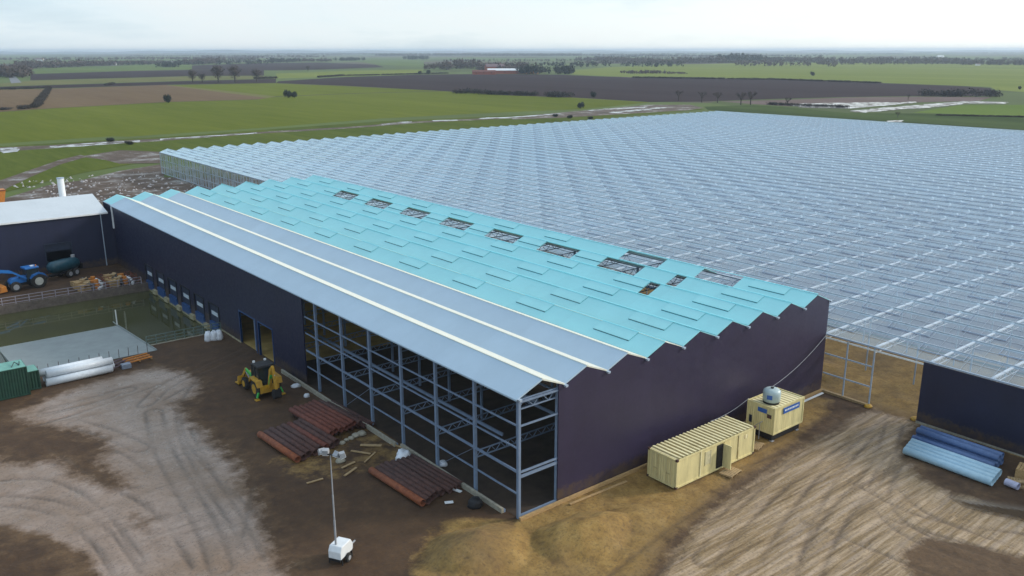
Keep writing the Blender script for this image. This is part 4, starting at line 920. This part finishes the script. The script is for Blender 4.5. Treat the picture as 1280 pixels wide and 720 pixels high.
plank((-3.0,5.3,.1),(-2.4,5.0,.1),.3,'short white offcut at the end of the dark tubes','white')
plank((-3.0,18.5,.08),(-1.6,17.2,.08),.35,'wide pale plank nearest the shed on the bare mud patch')
plank((-4.2,18.0,.08),(-3.2,16.4,.08),.22,'pale plank just left of the widest plank on the mud patch')
plank((-4.4,15.3,.08),(-2.7,16.4,.08),.14,'long thin plank pointing at the big white sack')
plank((-6.4,15.6,.08),(-5.0,15.9,.08),.2,'short plank second from the front of the loose timber')
plank((-6.9,14.2,.08),(-5.4,14.9,.08),.2,'plank closest to the camera in the loose timber group')
plank((-9.9,15.0,.08),(-8.5,14.9,.08),.18,'lone plank lying left of the light tower mast')
plank((-.75,16.9,.1),(-.35,15.6,.1),.2,'pale offcut lying at the gap in the base beam')
for i,(x,y,s_) in enumerate(((-4.0,20.0,.3),(-3.4,20.3,.25),(-2.9,20.4,.3),(-2.3,20.6,.4),(-1.7,20.6,.45),(-5.8,16.9,.45))):
    blob('rubble_lump',(x,y,0),s_,M['conc'],['smallest leftmost pale rubble lump at the end of the red tube stack','second pale rubble lump from the left below the red stack','middle pale rubble lump below the red stack','fourth pale rubble lump below the red stack','largest pale rubble lump nearest the base beam','lone grey rubble lump among the loose planks'][i],'rubble',20+i,(1,1,.6))
plank((4.4,-1.0,.1),(10.5,-1.2,.1),.22,'long weathered timber lying along the foot of the navy gable wall','wood')
plank((32,-.9,.1),(39.8,-.8,.1),.25,'long pale board lying beside the gable wall past the raised cream box','white')
for i,(x,y) in enumerate(((40.3,-5.5),(40.9,-9.9))):
    blob('sandbag',(x,y,.0),.42,M['yellow'],['yellow bag at the foot of the first glasshouse gate post','yellow bag at the foot of the post where the navy glasshouse wall begins'][i],'sandbag',40+i,(1,1,.6))
# timber heap at right edge
pallet('wooden_pallet',(34.9,-21.3,.0),.4,1.6,1.2,.16,'lower yellow timber pallet at the right edge past the light blue tubes',M['wood2'])
pallet('wooden_pallet',(36.6,-21.4,.0),.2,1.6,1.4,.9,'tall yellow timber crate frame at the right edge past the blue tubes',M['wood'],'crate')
plank((34.3,-21.2,.35),(35.2,-22.2,.42),.4,'pale yellow board resting on the lower pallet at the right edge')

# ------------------------------------------------------------ vehicles
def wheel(parent,x,y,r,w,rimm,hub=.55):
    n=24
    rs=[[(x+rr*math.cos(6.2832*i/n),y+yy,r+rr*math.sin(6.2832*i/n)) for i in range(n)] for yy,rr in((-w/2,r*hub),(-w/2,r*.88),(-w*.3,r),(w*.3,r),(w/2,r*.88),(w/2,r*hub))]
    wh=MB().rings(rs).build('wheel',M['rubber'],parent)
    MB().tube((x,y-w/2-.02,r),(x,y+w/2+.02,r),r*hub,16).build('rim',rimm,wh)
    b=MB()
    for i in range(18):
        a=6.2832*i/18; b.beam((x+r*.98*math.cos(a),y-w*.42,r+r*.98*math.sin(a)),(x+r*.98*math.cos(a+.12),y+w*.42,r+r*.98*math.sin(a+.12)),.05,.05)
    b.build('tread',M['rubber'],wh)
    return wh
def backhoe():
    t=root('backhoe_loader',(-4.55,36.0,0),'yellow and green backhoe loader parked by the navy wall','digger',rz=R(90),world=False); t.scale=(1.2,1.2,1.2)
    MB().prism([(-1.3,.62),(1.9,.62),(1.9,.95),(.7,1.15),(-1.3,1.15)],'y',-.45,.45).build('chassis',M['black'],t)
    MB().prism([(.45,.95),(2.1,.9),(2.15,1.35),(1.9,1.52),(.45,1.72)],'y',-.48,.48).build('bonnet',M['yellow'],t,bevel=.05)
    MB().box(2.12,2.2,-.4,.4,.95,1.35).build('grille',M['black'],t)
    c=MB().prism([(-1.15,1.15),(.45,1.15),(.3,2.55),(-1.0,2.6)],'y',-.7,.7).build('cab',M['glass_dark'],t,bevel=.03)
    MB().prism([(-1.15,2.6),(.38,2.56),(.34,2.72),(-1.08,2.76)],'y',-.76,.76).build('cab_roof',M['black'],c,bevel=.03)
    b=MB()
    for s_ in(-1,1):
        for (xa,za,xb,zb) in ((-1.15,1.15,-1.0,2.6),(.45,1.15,.3,2.55),(-.35,1.15,-.35,2.58)): b.beam((xa,s_*.71,za),(xb,s_*.71,zb),.07)
    b.build('cab_frame',M['black'],c)
    for s_ in(-1,1): MB().box(.2,.34,s_*.5-.09,s_*.5+.09,2.72,2.88).build('work_lamp',M['white'],c)
    MB().tube((1.1,.3,1.6),(1.1,.3,2.3),.05,8).build('exhaust',M['black'],t)
    for s_ in(-1,1):
        wheel(t,-.75,s_*.85,.78,.45,M['yellow']); wheel(t,1.65,s_*.85,.52,.35,M['yellow'])
        MB().prism([(-1.6,1.1),(-1.45,1.62),(-.05,1.68),(.15,1.2),(-.05,1.3),(-.2,1.55),(-1.3,1.5)],'y',s_*.88-.26,s_*.88+.26).build('mudguard',M['yellow'],t)
        MB().beam((.5,s_*.68,1.5),(1.7,s_*.68,1.75),.13,.24).build('loader_arm',M['green'],t)
        MB().beam((1.7,s_*.68,1.78),(2.75,s_*.62,.75),.13,.26).build('loader_arm',M['yellow'],t)
        MB().tube((.9,s_*.68,1.0),(1.75,s_*.68,1.55),.06,8).build('hydraulic_ram',M['railing'],t)
    MB().prism([(2.65,.12),(3.45,.08),(3.5,.16),(2.9,.3),(2.78,.85),(2.62,.95),(2.55,.5)],'y',-1.1,1.1).build('front_bucket',M['yellow'],t,bevel=.02)
    MB().box(-1.55,-1.25,-.85,.85,.5,1.1).build('rear_frame',M['yellow'],t)
    for s_ in(-1,1):
        l=MB().beam((-1.42,s_*.85,1.0),(-1.5,s_*1.15,.2),.13,.13).build('stabiliser',M['green'],t); MB().box(-1.68,-1.3,s_*1.15-.18,s_*1.15+.18,0,.08).build('foot',M['yellow'],l)
    bm=MB().beam((-1.5,0,.9),(-2.05,0,2.6),.22,.34).beam((-2.05,0,2.6),(-2.5,0,3.0),.2,.28).build('boom',M['yellow'],t)
    MB().beam((-1.6,0,1.2),(-2.1,.0,2.2),.24,.12).build('ram',M['green'],bm)
    dp=MB().beam((-2.45,0,3.0),(-2.9,0,1.15),.18,.26).build('dipper_arm',M['yellow'],t)
    MB().tube((-2.2,0,2.9),(-2.75,0,2.3),.06,8).build('ram',M['railing'],dp)
    MB().prism([(-3.15,1.2),(-2.75,1.15),(-2.5,.55),(-2.85,.3),(-3.25,.55)],'y',-.3,.3).build('rear_bucket',M['black'],t)
    return t
backhoe()
def lighttower():
    t=root('lighting_tower',(-12.9,3.6,0),'white mobile lighting tower trailer with tall thin mast on the mud','lighting tower',rz=R(30),world=False)
    MB().prism([(-.75,.45),(.75,.45),(.85,.9),(.6,1.35),(-.55,1.35),(-.75,1.0)],'y',-.5,.5).build('canopy',M['white'],t,bevel=.05)
    MB().box(-.8,.8,-.45,.45,.32,.46).build('chassis',M['black'],t)
    for s_ in(-1,1): wheel(t,0,s_*.62,.3,.18,M['railing'])
    MB().beam((.8,0,.4),(1.9,0,.38),.09).build('drawbar',M['railing'],t)
    MB().beam((1.5,0,.4),(1.5,0,.0),.07).build('jockey_leg',M['railing'],t)
    for sx in(-1,1):
        for sy in(-1,1):
            MB().beam((sx*.6,sy*.5,.42),(sx*.62,sy*.52,.0),.07).build('leg',M['black'],t)
    z=1.2
    for r,z1 in((.075,3.2),(.058,5.1),(.045,6.9),(.034,8.1)):
        MB().tube((-.35,.1,z),(-.35,.1,z1),r,8).build('mast_section',M['railing'],t); z=z1-.06
    MB().beam((-.35,-.8,8.1),(-.35,.85,8.1),.07).build('lamp_bar',M['black'],t)
    for i,y in enumerate((-.75,-.4,.5,.8)):
        lp=MB().prism([(-.2,-.16),(.2,-.2),(.24,.1),(-.1,.18)],'y',-.2,.2).build('lamp_head',M['railing'],t); lp.location=(-.3,y,8.22); lp.rotation_euler=(0,.5 if i%2 else -.4,.6*(i-1.5))
        MB().box(-.18,.2,-.19,.19,-.225,-.2).build('lamp_glass',M['white'],lp)
    cable_=MB()
    return t
lighttower()
def tractor():
    t=root('farm_tractor',(-14.8,96.7,0),'blue farm tractor with front loader parked across the flooded pit','tractor',rz=R(190),world=False); t.scale=(1.15,1.15,1.15)
    MB().prism([(.35,.95),(2.3,.9),(2.4,1.35),(2.1,1.65),(.35,1.8)],'y',-.42,.42).build('bonnet',M['tblue'],t,bevel=.06)
    MB().box(-1.1,2.2,-.3,.3,.6,1.0).build('chassis',M['black'],t)
    c=MB().prism([(-1.1,1.1),(.4,1.1),(.3,2.6),(-1.05,2.6)],'y',-.72,.72).build('cab',M['glass_dark'],t)
    MB().box(-1.2,.5,-.8,.8,2.6,2.82).build('cab_roof',M['tblue'],c,bevel=.05)
    MB().tube((-.9,.55,2.82),(-.9,.55,3.05),.08,8).build('beacon',M['orange'],c)
    MB().box(-.8,-.4,-.2,.2,2.825,2.9).build('roof_hatch',M['white'],c)
    for s_ in(-1,1):
        wheel(t,-.85,s_*.95,.95,.5,mat('pale_rim',(.5,.5,.45),.5)); wheel(t,1.9,s_*.9,.66,.4,M['railing'])
        MB().prism([(-1.95,1.3),(-1.6,1.85),(-.9,2.05),(-.2,1.85),(.1,1.4),(-.3,1.7),(-.9,1.9),(-1.5,1.7)],'y',s_*.92-.28,s_*.92+.28).build('mudguard',M['tblue'],t)
        MB().beam((.4,s_*.6,1.4),(1.9,s_*.6,2.5),.12,.22).beam((1.9,s_*.6,2.5),(3.6,s_*.55,2.9),.12,.22).build('loader_arm',M['tblue'],t)
    MB().tube((1.2,.45,1.6),(1.2,.45,2.6),.05,8).build('exhaust',M['black'],t)
    MB().prism([(2.9,.25),(3.8,.2),(3.6,.9),(3.0,1.0)],'y',-.9,.9).build('front_weight',M['orange'],t,bevel=.04)
    MB().box(3.4,4.8,-1.0,1.0,2.75,3.0).build('loader_fork',M['tblue'],t)
    return t
tractor()
def tanker():
    t=root('slurry_tanker',(-9.3,100.2,0),'teal slurry tanker behind the blue tractor, in front of the dark wing doorway','tanker',rz=R(214),world=False)
    n=18; rs=[]
    for x,r in((-2.9,.25),(-2.75,.7),(-2.4,.92),(0,.98),(2.1,.92),(2.5,.7),(2.65,.25)):
        rs.append([(x,r*math.cos(6.2832*i/n),1.95+.04*x+r*math.sin(6.2832*i/n)) for i in range(n)])
    MB().rings(rs).build('tank_body',M['teal'],t,smooth=True)
    MB().box(-2.5,2.6,-.35,.35,.7,.98).build('chassis',M['black'],t)
    MB().beam((2.5,0,.85),(4.0,0,.7),.16).build('drawbar',M['black'],t)
    for x in(-1.5,-.2):
        for s_ in(-1,1): wheel(t,x,s_*.95,.62,.42,M['railing'])
    MB().tube((-2.2,.0,2.75),(-2.2,.0,3.15),.3,12).build('filler_hatch',M['railing'],t)
    MB().box(-3.2,-2.8,-.8,.8,.8,1.6).build('rear_pump',M['black'],t)
    return t
tanker()
# scrap heap on the far side : individual pieces
items=[]
rs_=random.Random(5)
kinds=[('wooden_crate','crate','wood'),('cardboard_box','box','wood2'),('scrap_sheet','panel','railing'),('orange_drum','drum','orange'),('white_sheet_roll','roll','white'),('scrap_rack','frame','rust')]
desc={'scrap_sheet':'grey scrap sheet','scrap_rack':'rusty steel rack','wooden_crate':'wooden crate','cardboard_box':'tan cardboard box','scrap_sheet':'grey scrap panel','orange_drum':'orange drum','white_sheet_roll':'white roll','scrap_rack':'rusty steel frame'}
cnt={}
places=['beside the tractor end of the heap','in the middle of the heap','at the shed end of the heap','at the front of the heap by the railing','at the back of the heap','standing highest on the heap']
for i in range(60):
    nm,cat,mk=kinds[i%6]; x=-9.2+(i%12)*.70+rs_.uniform(-.2,.2); y=89.6+(i//12)*.95+rs_.uniform(-.3,.3); z=0 if (i//12)%2==0 else rs_.uniform(.2,.5)
    q=cnt.get(nm,0); cnt[nm]=q+1
    b=MB(); a=rs_.uniform(0,3)
    h=rs_.uniform(.5,1.1)
    if nm=='wooden_crate':
        for kk in range(4): b.box(-.5,.5,-.4,.4,kk*h/4,kk*h/4+h/5)
        for sx in(-.45,.45):
            for sy in(-.36,.36): b.box(sx-.05,sx+.05,sy-.05,sy+.05,0,h)
    elif nm=='cardboard_box': b.box(-.4,.4,-.35,.35,0,h*.8); b.add([(-.4,-.35,h*.8),(.4,-.35,h*.8),(.5,-.65,h),(-.5,-.65,h)],[(0,1,2,3)])
    elif nm=='scrap_sheet': b.add([(-.8,-.3,0),(.8,-.3,0),(.7,.3,h),(-.7,.3,h),(-.8,-.26,0),(.8,-.26,0),(.7,.34,h),(-.7,.34,h)],[(0,1,2,3),(7,6,5,4),(0,4,5,1),(1,5,6,2),(2,6,7,3),(3,7,4,0)])
    elif nm=='orange_drum': b.tube((0,0,0),(0,0,.9),.32,14); b.tube((0,0,.28),(0,0,.33),.345,14); b.tube((0,0,.6),(0,0,.65),.345,14)
    elif nm=='white_sheet_roll': b.tube((-.7,0,.22),(.7,.1,.22),.22,12)
    else:
        for sy in(-.4,.4): b.beam((-.7,sy,.1),(.7,sy,h),.08)
        for sx in(-.6,0,.6): b.beam((sx,-.4,.1+(h-.1)*(sx+.7)/1.4),(sx,.4,.1+(h-.1)*(sx+.7)/1.4),.07)
    o=b.build(nm,M[mk]); o.location=(x,y,z); o.rotation_euler=(0,0,a)
    row=['row nearest railing','second row','middle row','fourth row','back row'][i//12]
    tag(o,f'{desc[nm]}, {"left" if (i%12)<6 else "right"} one, {row} of scrap heap',cat,'scrap heap by the far railing')
# orange container far left behind the wing
t=root('orange_skip',(-6.5,186,0),'orange steel skip standing on the mud at the far left edge','skip')
MB().prism([(-9.5,0),(-3.6,0),(-3.0,2.9),(-10,2.9)],'y',184.5,187.5).build('body',M['orange'],t)
MB().box(-10.1,-2.9,184.4,184.6,2.7,2.95).build('rim',M['rusto'],t)
# pale rubble strewn behind (countless)
b=MB()
rr=np.random.default_rng(11)
for i in range(900):
    if i<500: x=rr.uniform(2,62);y=rr.uniform(150,215); 
    else: x=rr.normal(26,6);y=rr.normal(152,10)
    if x>39 or y<123: continue
    s_=rr.uniform(.12,.6); a=rr.uniform(0,3); c_,s2=math.cos(a)*s_,math.sin(a)*s_; h=rr.uniform(.1,.45)
    b.add([(x-c_,y-s2,.6),(x+s2,y-c_,.6),(x+c_,y+s2,.6),(x-s2*.6,y+c_*.7,.6),(x+.1,y,.6+h)],[(0,1,4),(1,2,4),(2,3,4),(3,0,4)])
tag(b.build('rubble',mat('pale_rubble',(.38,.36,.36),.7,var=.3)),'pale scattered rubble and litter on the mud behind the shed',kind='stuff')

# ------------------------------------------------------------ trees
def twigs(b,c,r,n,sz,rr,flat=1.0,inner=.35):
    for _ in range(n):
        d=rr.normal(size=3); d/=np.linalg.norm(d); q=rr.uniform(inner,1)**.6
        p=np.array(c)+d*q*np.array([r[0],r[1],r[2]]); a=rr.normal(size=3); a/=np.linalg.norm(a); e=np.cross(a,d); 
        ne=np.linalg.norm(e); 
        if ne<1e-3: continue
        e/=ne; s_=sz*rr.uniform(.5,1.4)
        b.add([p-e*s_*.5,p+e*s_*.5,p+a*s_*1.1],[(0,1,2)])
def baretree(seed,nt_=150,sz_=.36):
    rr=np.random.default_rng(seed); b=MB(); tw=MB()
    b.tube((0,0,0),(0,0,3.4),.32,7,.24,caps=False)
    def br(p,d,l,r,lev):
        q=p+d*l; b.tube(p,q,r,5,r*.6,caps=False)
        if lev==0: return
        for _ in range(3):
            nd=d+rr.normal(size=3)*.38; nd[2]=abs(nd[2])+.15; nd/=np.linalg.norm(nd); br(q,nd,l*rr.uniform(.6,.8),r*.6,lev-1)
    for i in range(6):
        a=i*1.05+rr.uniform(0,.5); t=rr.uniform(.25,.75); d=np.array([math.cos(a)*t,math.sin(a)*t,1-.35*t]); d/=np.linalg.norm(d); br(np.array([0,0,2.6+.12*i]),d,1.9,.15,3)
    k=10/max(v[2] for v in b.v)*.93; b.v=[(x*k,y*k,z*k) for x,y,z in b.v]
    twigs(tw,(0,0,5.9),(3.3,3.3,4.1),nt_*8,sz_,rr,inner=.05)
    return b,tw
protos=[]
for s_ in range(4):
    b,tw=baretree(20+s_,*((150,.36) if s_<3 else (45,.2))); t=root('bare_tree',(0,0,0),'x','tree',world=False)
    b.build('trunk',M['bark'],t); tw.build('crown',M['twig'],t); protos.append(t)
tl=['leftmost, rounded bare tree of the row beyond the green field','slim bare tree just right of the leftmost in the row','broadest tall bare tree in the row beyond the green field','tall bare tree right of the broadest in the row','shorter bare tree at the right end of the row beyond the field','small lone tree on the field left of the far conifer belt',
'leftmost faint bare tree behind the far glasshouse edge','second faint bare tree behind the far glasshouse edge','third faint bare tree behind the far glasshouse edge','fourth faint bare tree behind the far glasshouse edge','fifth faint bare tree behind the far glasshouse edge','small bare tree beside the white flood water','bare tree at the end of the thick far-right hedge','small bush-like tree on the dark hedge line at the right']
for i,(x,y,h) in enumerate(BARETREES):
    k=h/10; 
    src=protos[i%3] if i<6 else protos[3]
    if i<3 or i==6: o=src; o.location=(x,y,0); o.scale=(k*1.1,k*1.1,k); o['label']=tl[i]
    else: o=copy_tree(src,(x,y,0),i*1.3,tl[i],(k*1.1,k*1.1,k))
    o['group']='bare winter trees in the fields'
# bushes
def bush(seed,m='ivy'):
    rr=np.random.default_rng(seed); b=MB()
    for _ in range(7):
        c=(rr.uniform(-.25,.25),rr.uniform(-.25,.25),rr.uniform(.3,.66)); twigs(b,c,(.3,.3,.33),190,.09,rr)
    t=MB(); t.tube((0,0,0),(0,0,.6),.05,6,.02)
    return b,t
bp=[]
for s_ in range(2):
    b,t_=bush(50+s_); t=root('dark_bush',(0,0,0),'x','bush',world=False); b.build('crown',M['ivy'],t); t_.build('trunk',M['bark'],t); bp.append(t)
bl=['round dark bush at the edge of the brown stubble field','larger round dark bush in the middle of the green field','smaller bush touching the right side of the large field bush','dark bush on the far field edge above the muddy track','bush at the lower edge of the dark ploughed field','low bush in the right-hand pale green field','bush at the far right edge above the dark wood','small bush on the pale green field near the hedge','small far bush before the right-hand tree belt','left one of two bushes on the dark field edge','right one of two bushes on the dark field edge','tiny bush at the left end of the thin dark hedge',
'dark heap of brush beside the puddled track on the left','low dark clump beside the muddy track crossing','left dark spoil clump near the far glasshouse edge','middle dark spoil clump near the far glasshouse edge','right dark spoil clump near the far glasshouse edge']
for i,(x,y,h) in enumerate(BUSHES):
    src=bp[i%2]; sc=(h*.95,h*.95,h)
    if i in (12,13,14,15,16): h=max(h*1.5,1.6); sc=(h*2,h*2,h)
    if i<2: o=src; o.location=(x,y,-.1); o.scale=sc; o['label']=bl[i]
    else: o=copy_tree(src,(x,y,0),i*.9,bl[i],sc)
    o['group']='dark bushes in the fields'
# far tree belts and hedges
rb=np.random.default_rng(3)
def beltmesh(x0,y0,h0,x1,y1,h1,dens,depth,kind):
    b=MB(); Ln=math.hypot(x1-x0,y1-y0); h=max((h0+h1)/2,1.5); n=int(min(420,max(4,Ln/(h*.5)*dens)))
    nx_,ny_=-(y1-y0)/Ln,(x1-x0)/Ln
    for i in range(n):
        t=rb.uniform(0,1); hh=(h0+(h1-h0)*t)*rb.choice([.6,.75,.85,.9,1]); dd=rb.uniform(-.5,.5)*depth
        cx=x0+(x1-x0)*t+nx_*dd; cy=y0+(y1-y0)*t+ny_*dd; w=hh*rb.uniform(.35,.6)
        if kind=='h': w=hh*rb.uniform(.8,1.3)
        twigs(b,(cx,cy,hh*.5),(w,w,hh*.5),(48 if dens>2 else 22),hh*(.2 if dens>2 else .26),rb,inner=.1)
    return b
for i,(x0,y0,h0,x1,y1,h1,k) in enumerate(BELTS):
    h0*=.85; h1*=.85
    b=beltmesh(x0,y0,h0,x1,y1,h1,3.6,60,k)
    tag(b.build('wood',M['ivy'] if k=='e' else M['twig']),('dark evergreen' if k=='e' else 'bare brownish')+' far-off wood seen as one mass across the fields',kind='stuff')
hl=['left piece of the clipped dark hedge on the left edge','middle piece of the clipped dark hedge on the left','right piece of the clipped dark hedge on the left','hedge running towards the viewer down the stubble field edge','short dark hedge at the left edge above the green field','russet hedge end at the corner of the green field','small hedge clump in the brown field','short hedge between the bare trees and dark field','left stretch of thin hedge above the dark ploughed field','long thin hedge above the dark ploughed field','leftmost thick scrub hedge below the dark ploughed field','second scrub hedge below the dark ploughed field','third scrub hedge below the dark ploughed field','rightmost scrub hedge below the dark ploughed field','left half of the hedge above the long dark field','right half of the hedge above the long dark field','thick dark block of hedge at the right end of the ploughed land','thin hedge crossing the green field at the far right','dark verge hedge behind the far corner of the glasshouse']
for i,(x0,y0,h0,x1,y1,h1,k) in enumerate(HEDGES):
    b=beltmesh(x0,y0,h0,x1,y1,h1,3.2,2.5 if i!=16 else 14,'h')
    tag(b.build('hedge',M['hedge']),hl[i],'hedge','field hedges')
# distant belts to the horizon
ff=np.array(CAM_F[:2]); ff/=np.linalg.norm(ff); ri=np.array([ff[1],-ff[0]])
for i in range(46):
    d=1900*(1.055**i) ; s0=rb.uniform(-.62,.5)*d; ln=rb.uniform(.05,.28)*d
    c=cp[:2]+ff*d+ri*s0; e=c+ri*ln+ff*rb.uniform(-.06,.06)*d; h=rb.uniform(8,15)
    b=beltmesh(c[0],c[1],h,e[0],e[1],h,1.3,120,'w')
    tag(b.build('distant_wood',M['twig'] if i%3 else M['ivy']),'hazy line of distant woodland on the plain',kind='stuff')
# low distant rise at the left of the horizon
b=MB(); pts=[]
n=60
for i in range(n+1):
    s=-.75+1.5*i/n; d=14500; h=26+22*math.exp(-((s+.33)/.09)**2)+8*math.sin(i*1.7)+5*math.sin(i*.6)
    if s>.0: h*=.9
    c=cp[:2]+ff*d+ri*s*d; c2=c+ff*1500; pts.append((c,c2,h))
for (c,c2,h),(e,e2,k) in zip(pts[:-1],pts[1:]):
    b.add([(c[0],c[1],0),(e[0],e[1],0),(e2[0],e2[1],k),(c2[0],c2[1],h)],[(0,1,2,3)])
tag(b.build('hills',mat('distant_woods',(.05,.055,.045),.95)),'low wooded rise on the horizon',kind='structure')
# ------------------------------------------------------------ far buildings
def house(x,y,w,d,h,rh,rz,wm,rm,label,cat='house',name='farm_house',chim=True,group=None):
    t=root(name,(x,y,0),label,cat,group,rz=rz,world=False)
    MB().prism([(-w/2,0),(w/2,0),(w/2,h),(-w/2,h)],'y',-d/2,d/2).prism([(-d/2,h),(d/2,h),(0,h+rh)],'x',-w/2,w/2).build('wall',wm,t)
    rf=MB().prism([(-d/2-.4,h-.1),(0,h+rh+.1),(0,h+rh+.35),(-d/2-.4,h+.15)],'x',-w/2-.3,w/2+.3).prism([(0,h+rh+.1),(d/2+.4,h-.1),(d/2+.4,h+.15),(0,h+rh+.35)],'x',-w/2-.3,w/2+.3).build('roof',rm,t)
    if chim: MB().box(w*.3,w*.3+.9,-.4,.5,h+rh-.6,h+rh+1.3).build('chimney',M['brick'],rf)
    for i in range(3):
        for sy in(-1,1):
            xx=-w*.33+i*w*.33; MB().box(xx-.6,xx+.6,sy*d/2-.03 if sy>0 else -d/2-.03,sy*d/2+.03 if sy>0 else -d/2+.03,h*.45,h*.75).build('window',M['glass_dark'],t)
    return t
a0=math.atan2(-.6288,.7776)
hn=['white farmhouse left of the pair glinting on the far right','white farmhouse right of the pair glinting far right','white house standing alone highest near the right horizon','low white farm building left of the glinting pair','low pale building near the right edge of the plain','white house near the left edge below the horizon','small white cottage by the left tree belt','pale house right of the low white farm building']
for i,(x,y,h) in enumerate(HOUSES): house(x,y,h*2.1,h,h*.6,h*.4,a0+.2,M['whitewall'],M['whiteroof'] if i in(0,1,2) else M['purpleroof'],hn[i],group='white houses on the plain')
def mid(P): return ((P[0][0]+P[1][0])/2,(P[0][1]+P[1][1])/2)
m_=mid(BARN[0]); house(m_[0],m_[1],34,12,4,2,a0,M['brick'],M['rust'],'red brick outbuildings at the left end of the far farmyard','barn','farm_barn',False)
m_=mid(BARN[1]); house(m_[0],m_[1],52,18,5,2.6,a0,M['brick'],M['whiteroof'],'long red brick barn with white roof in the far farmyard','barn','farm_barn',False)
m_=mid(BARN[2]); house(m_[0],m_[1],36,12,4.5,2,a0,M['orange'],M['brick'],'orange red brick barn at the right end of the far farmyard','barn','farm_barn',False)
m_=mid(BARN[3]); house(m_[0]-70,m_[1]-90,30,12,9,4,a0+.3,M['brick'],M['purpleroof'],'tall purple-roofed farmhouse behind the white-roofed barn','house','farm_house',True)

# ------------------------------------------------------------ haze
m,nt,out=newmat('haze_air'); pv=N(nt,'ShaderNodeVolumePrincipled'); pv.inputs['Color'].default_value=(.70,.82,1,1); pv.inputs['Density'].default_value=.0001; pv.inputs['Anisotropy'].default_value=.2
L(nt,pv.outputs[0],out.inputs['Volume'])
b=MB(); b.box(-21000,21000,-21000,21000,-4,58); tag(b.build('haze',m),'pale haze lying over the plain',kind='stuff')
# ------------------------------------------------------------ sky, sun, camera
w=bpy.data.worlds.new('World'); S.world=w; w.use_nodes=True; nt=w.node_tree; nt.nodes.clear()
SUN_EL=R(24); SUNDIR=Vector((CAM_R[0]+.25*CAM_F[0],CAM_R[1]+.25*CAM_F[1],0)).normalized()
az=math.atan2(SUNDIR.x,SUNDIR.y)
out=N(nt,'ShaderNodeOutputWorld'); bg=N(nt,'ShaderNodeBackground')
sky=N(nt,'ShaderNodeTexSky',sky_type='NISHITA'); sky.sun_disc=False; sky.sun_elevation=SUN_EL; sky.sun_rotation=az; sky.altitude=0; sky.air_density=1; sky.dust_density=2
tc=N(nt,'ShaderNodeTexCoord'); sx=N(nt,'ShaderNodeSeparateXYZ'); L(nt,tc.outputs['Generated'],sx.inputs[0])
mp=N(nt,'ShaderNodeMapping'); mp.inputs['Scale'].default_value=(1,1,5); L(nt,tc.outputs['Generated'],mp.inputs[0])
cl=noise(nt,2.2,7,.6,mp.outputs[0])
zc=sx.outputs[2]
# cloud deck brightness, in units of the sky node (divided by .1)
lo=ramp(nt,zc,[(0,(.82,.94,1.0)),(.06,(.68,.87,1.0)),(.22,(.58,.78,.94)),(.7,(.46,.66,.90))])
dot=N(nt,'ShaderNodeVectorMath',operation='DOT_PRODUCT'); L(nt,tc.outputs['Generated'],dot.inputs[0]); dot.inputs[1].default_value=(SUNDIR.x*.93,SUNDIR.y*.93,.35)
br=ramp(nt,math_(nt,'MULTIPLY',math_(nt,'ADD',dot.outputs['Value'],1),.5),[(.3,(0,0,0)),(.6,(.16,.12,.05)),(.8,(.42,.33,.20)),(.98,(.75,.65,.48))])
deck=mixc(nt,1.0,lo,br,'ADD')
deck=mixc(nt,math_(nt,'MULTIPLY',ramp(nt,cl,[(.42,.0),(.62,.6)]),ramp(nt,zc,[(.12,1),(.45,.25)])),deck,(.97,.99,1.0))
deck=mixc(nt,ramp(nt,cl,[(.32,.4),(.48,0)]),deck,(.42,.55,.66))
s10=N(nt,'ShaderNodeVectorMath',operation='SCALE'); L(nt,deck,s10.inputs[0]); s10.inputs['Scale'].default_value=10
c=mixc(nt,.85,sky.outputs[0],s10.outputs[0])
L(nt,c,bg.inputs[0]); bg.inputs[1].default_value=.1; L(nt,bg.outputs[0],out.inputs[0])
sun=bpy.data.lights.new('sun','SUN'); sun.energy=2.4; sun.angle=R(8); sun.color=(1,.94,.84)
so=bpy.data.objects.new('sun',sun); COL.objects.link(so)
d=Vector((SUNDIR.x*math.cos(SUN_EL),SUNDIR.y*math.cos(SUN_EL),math.sin(SUN_EL))); so.rotation_euler=d.to_track_quat('Z','Y').to_euler()
cam=bpy.data.cameras.new('camera'); cam.lens=LENS; cam.sensor_width=36; cam.clip_start=.5; cam.clip_end=60000
co=bpy.data.objects.new('camera',cam); COL.objects.link(co)
r_,u_,f_=Vector(CAM_R),Vector(CAM_U),Vector(CAM_F)
mw=Matrix((( r_.x,u_.x,-f_.x,CAM_LOC[0]),(r_.y,u_.y,-f_.y,CAM_LOC[1]),(r_.z,u_.z,-f_.z,CAM_LOC[2]),(0,0,0,1)))
co.matrix_world=mw; S.camera=co
S.view_settings.view_transform='Standard'; S.view_settings.look='None'; S.view_settings.exposure=.12; S.view_settings.gamma=1
cy=S.cycles
cy.max_bounces=10; cy.transparent_max_bounces=40; cy.diffuse_bounces=3; cy.glossy_bounces=3; cy.transmission_bounces=4; cy.volume_bounces=1
cy.use_denoising=True
try: cy.denoiser='OPENIMAGEDENOISE'
except Exception: pass
for o in list(bpy.data.objects):
    if 'off' in o.keys(): del o['off']
